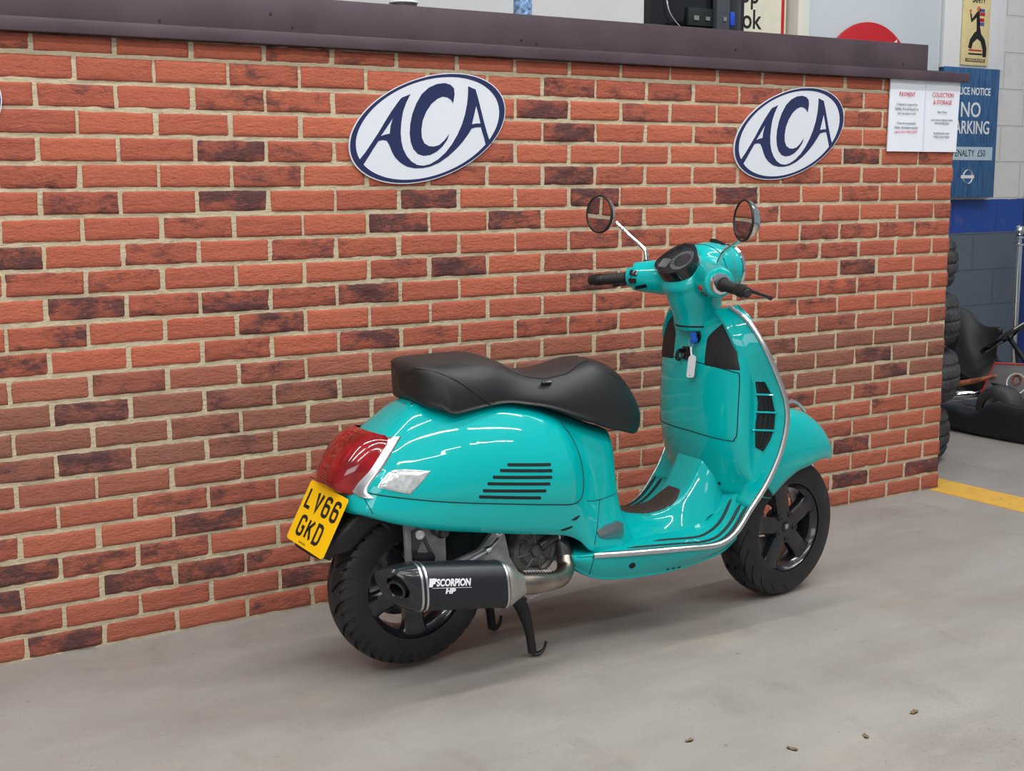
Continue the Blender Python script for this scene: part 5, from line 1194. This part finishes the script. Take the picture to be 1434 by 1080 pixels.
m_ = MB(); m_.tube([(.442, -.145, .290), (.440, -.125, .33), (.42, -.08, .38)], .0245, 14, smooth_n=3); m_.build('shaded_front_pipe', M['dial_dark'], R_)  # upper elbow of the exhaust pipe, its shadow put into the dark colour
m_ = MB()
for s_ in (-1, 1):
    m_.tube([(.275, s_ * .06, .225), (.285, s_ * .105, .205), (.315, s_ * .115, .15), (.335, s_ * .120, .08), (.345, s_ * .122, .014)], [.018, .020, .020, .014, .013], 12, smooth_n=4)
    m_.tube([(.345, s_ * .122, .012), (.362, s_ * .128, .010), (.378, s_ * .132, .022), (.384, s_ * .134, .044)], [.011, .010, .007, .006], 10, smooth_n=4, flat=.6)
m_.tube([(.275, -.06, .225), (.275, .06, .225)], .014, 12)
m_.tube([(.30, .06, .16), (.30, -.0, .155), (.30, -.08, .16)], .009, 10); cs = m_.build('centre_stand', M['black_plastic'], R_); cs['label'] = 'black centre stand with both feet on the floor'
m_ = MB(); m_.tube([(.30, .115, .16), (.20, .14, .12), (.15, .155, .125)], [.010, .010, .008], 10, smooth_n=4); m_.build('stand_tang', M['black_plastic'], cs)
m_ = MB(); P0, P1 = V(.245, -.08, .235), V(.315, -.10, .165); ax = (P1 - P0).normalized(); e1 = ax.cross(V(0, 1, 0)).normalized(); e2 = ax.cross(e1)
m_.tube([P0 + (P1 - P0) * t + .010 * (cos(75 * t) * e1 + sin(75 * t) * e2) + V(.012, -.012, 0) for t in np.linspace(0, 1, 160)], .0028, 6); m_.build('stand_spring', M['dial_dark'], cs)

# ---------------------------------------------------------------- key left in the ignition, with its paper tag
def r2w(q): return R_.matrix_basis @ Vector(q) if False else (Matrix.Translation(V(.793, -.630, 0)) @ Matrix.Rotation(-.0558, 4, 'Z')) @ Vector(q)
KP = V(*pk) + V(-.006, 0, .001)
kt = empty('ignition_key', KP); kt.location = r2w(KP); kt.rotation_euler = (0, 0, -.0558)
tag(kt, 'blue headed key in the ignition with a white tag hanging from it', 'key')
m_ = MB(); m_.prism([(-.010, .0), (-.012, .010), (-.010, .020), (-.016, .028), (-.014, .040), (.0, .046), (.014, .040), (.016, .028), (.010, .020), (.012, .010), (.010, 0)], lambda a, b: (-.008, -.002 + a * .85 - b * .15, -b * .75 + .014 - a * .25), lambda a, b: (-.020, -.002 + a * .85 - b * .15, -b * .75 + .014 - a * .25)); m_.build('key_head', M['blue_key'], kt, bevel=.002)
m_ = MB(); m_.tube([(-.022 + .008 * cos(q), -.004, -.018 + .013 * sin(q)) for q in np.linspace(0, 2 * pi, 20)[:-1]], .0009, 6, closed=True); m_.build('split_ring', M['chrome'], kt)
m_ = MB(); m_.tube([(-.022, -.004, -.030), (-.024, -.008, -.046), (-.024, -.012, -.058)], .0028, 8, smooth_n=3); m_.build('tag_loop', M['white'], kt)
tg_ = [(-.013, 0), (-.013, -.044), (-.010, -.048), (.010, -.048), (.013, -.044), (.013, 0), (.006, .006), (-.006, .006)]
m_ = MB(); m_.prism([(a * 1.05, b) for a, b in tg_], lambda a, b: (-.024 + b * .05, -.015 + a * 1.35 + b * -.13, -.062 + b * 1.3 + a * -.14), lambda a, b: (-.0255 + b * .05, -.015 + a * 1.35 + b * -.13, -.062 + b * 1.3 + a * -.14)); m_.build('paper_tag', mat('white card', srgb(222, 226, 228), .5), kt, smooth=False)
m_ = MB(); m_.lathe([(0, .0001), (0, .002), (.0004, .002), (.0004, .0001)], (-.0285, -.009, -.117), (-1, 0, 0), 10); m_.build('tag_hole', M['gap'], kt)
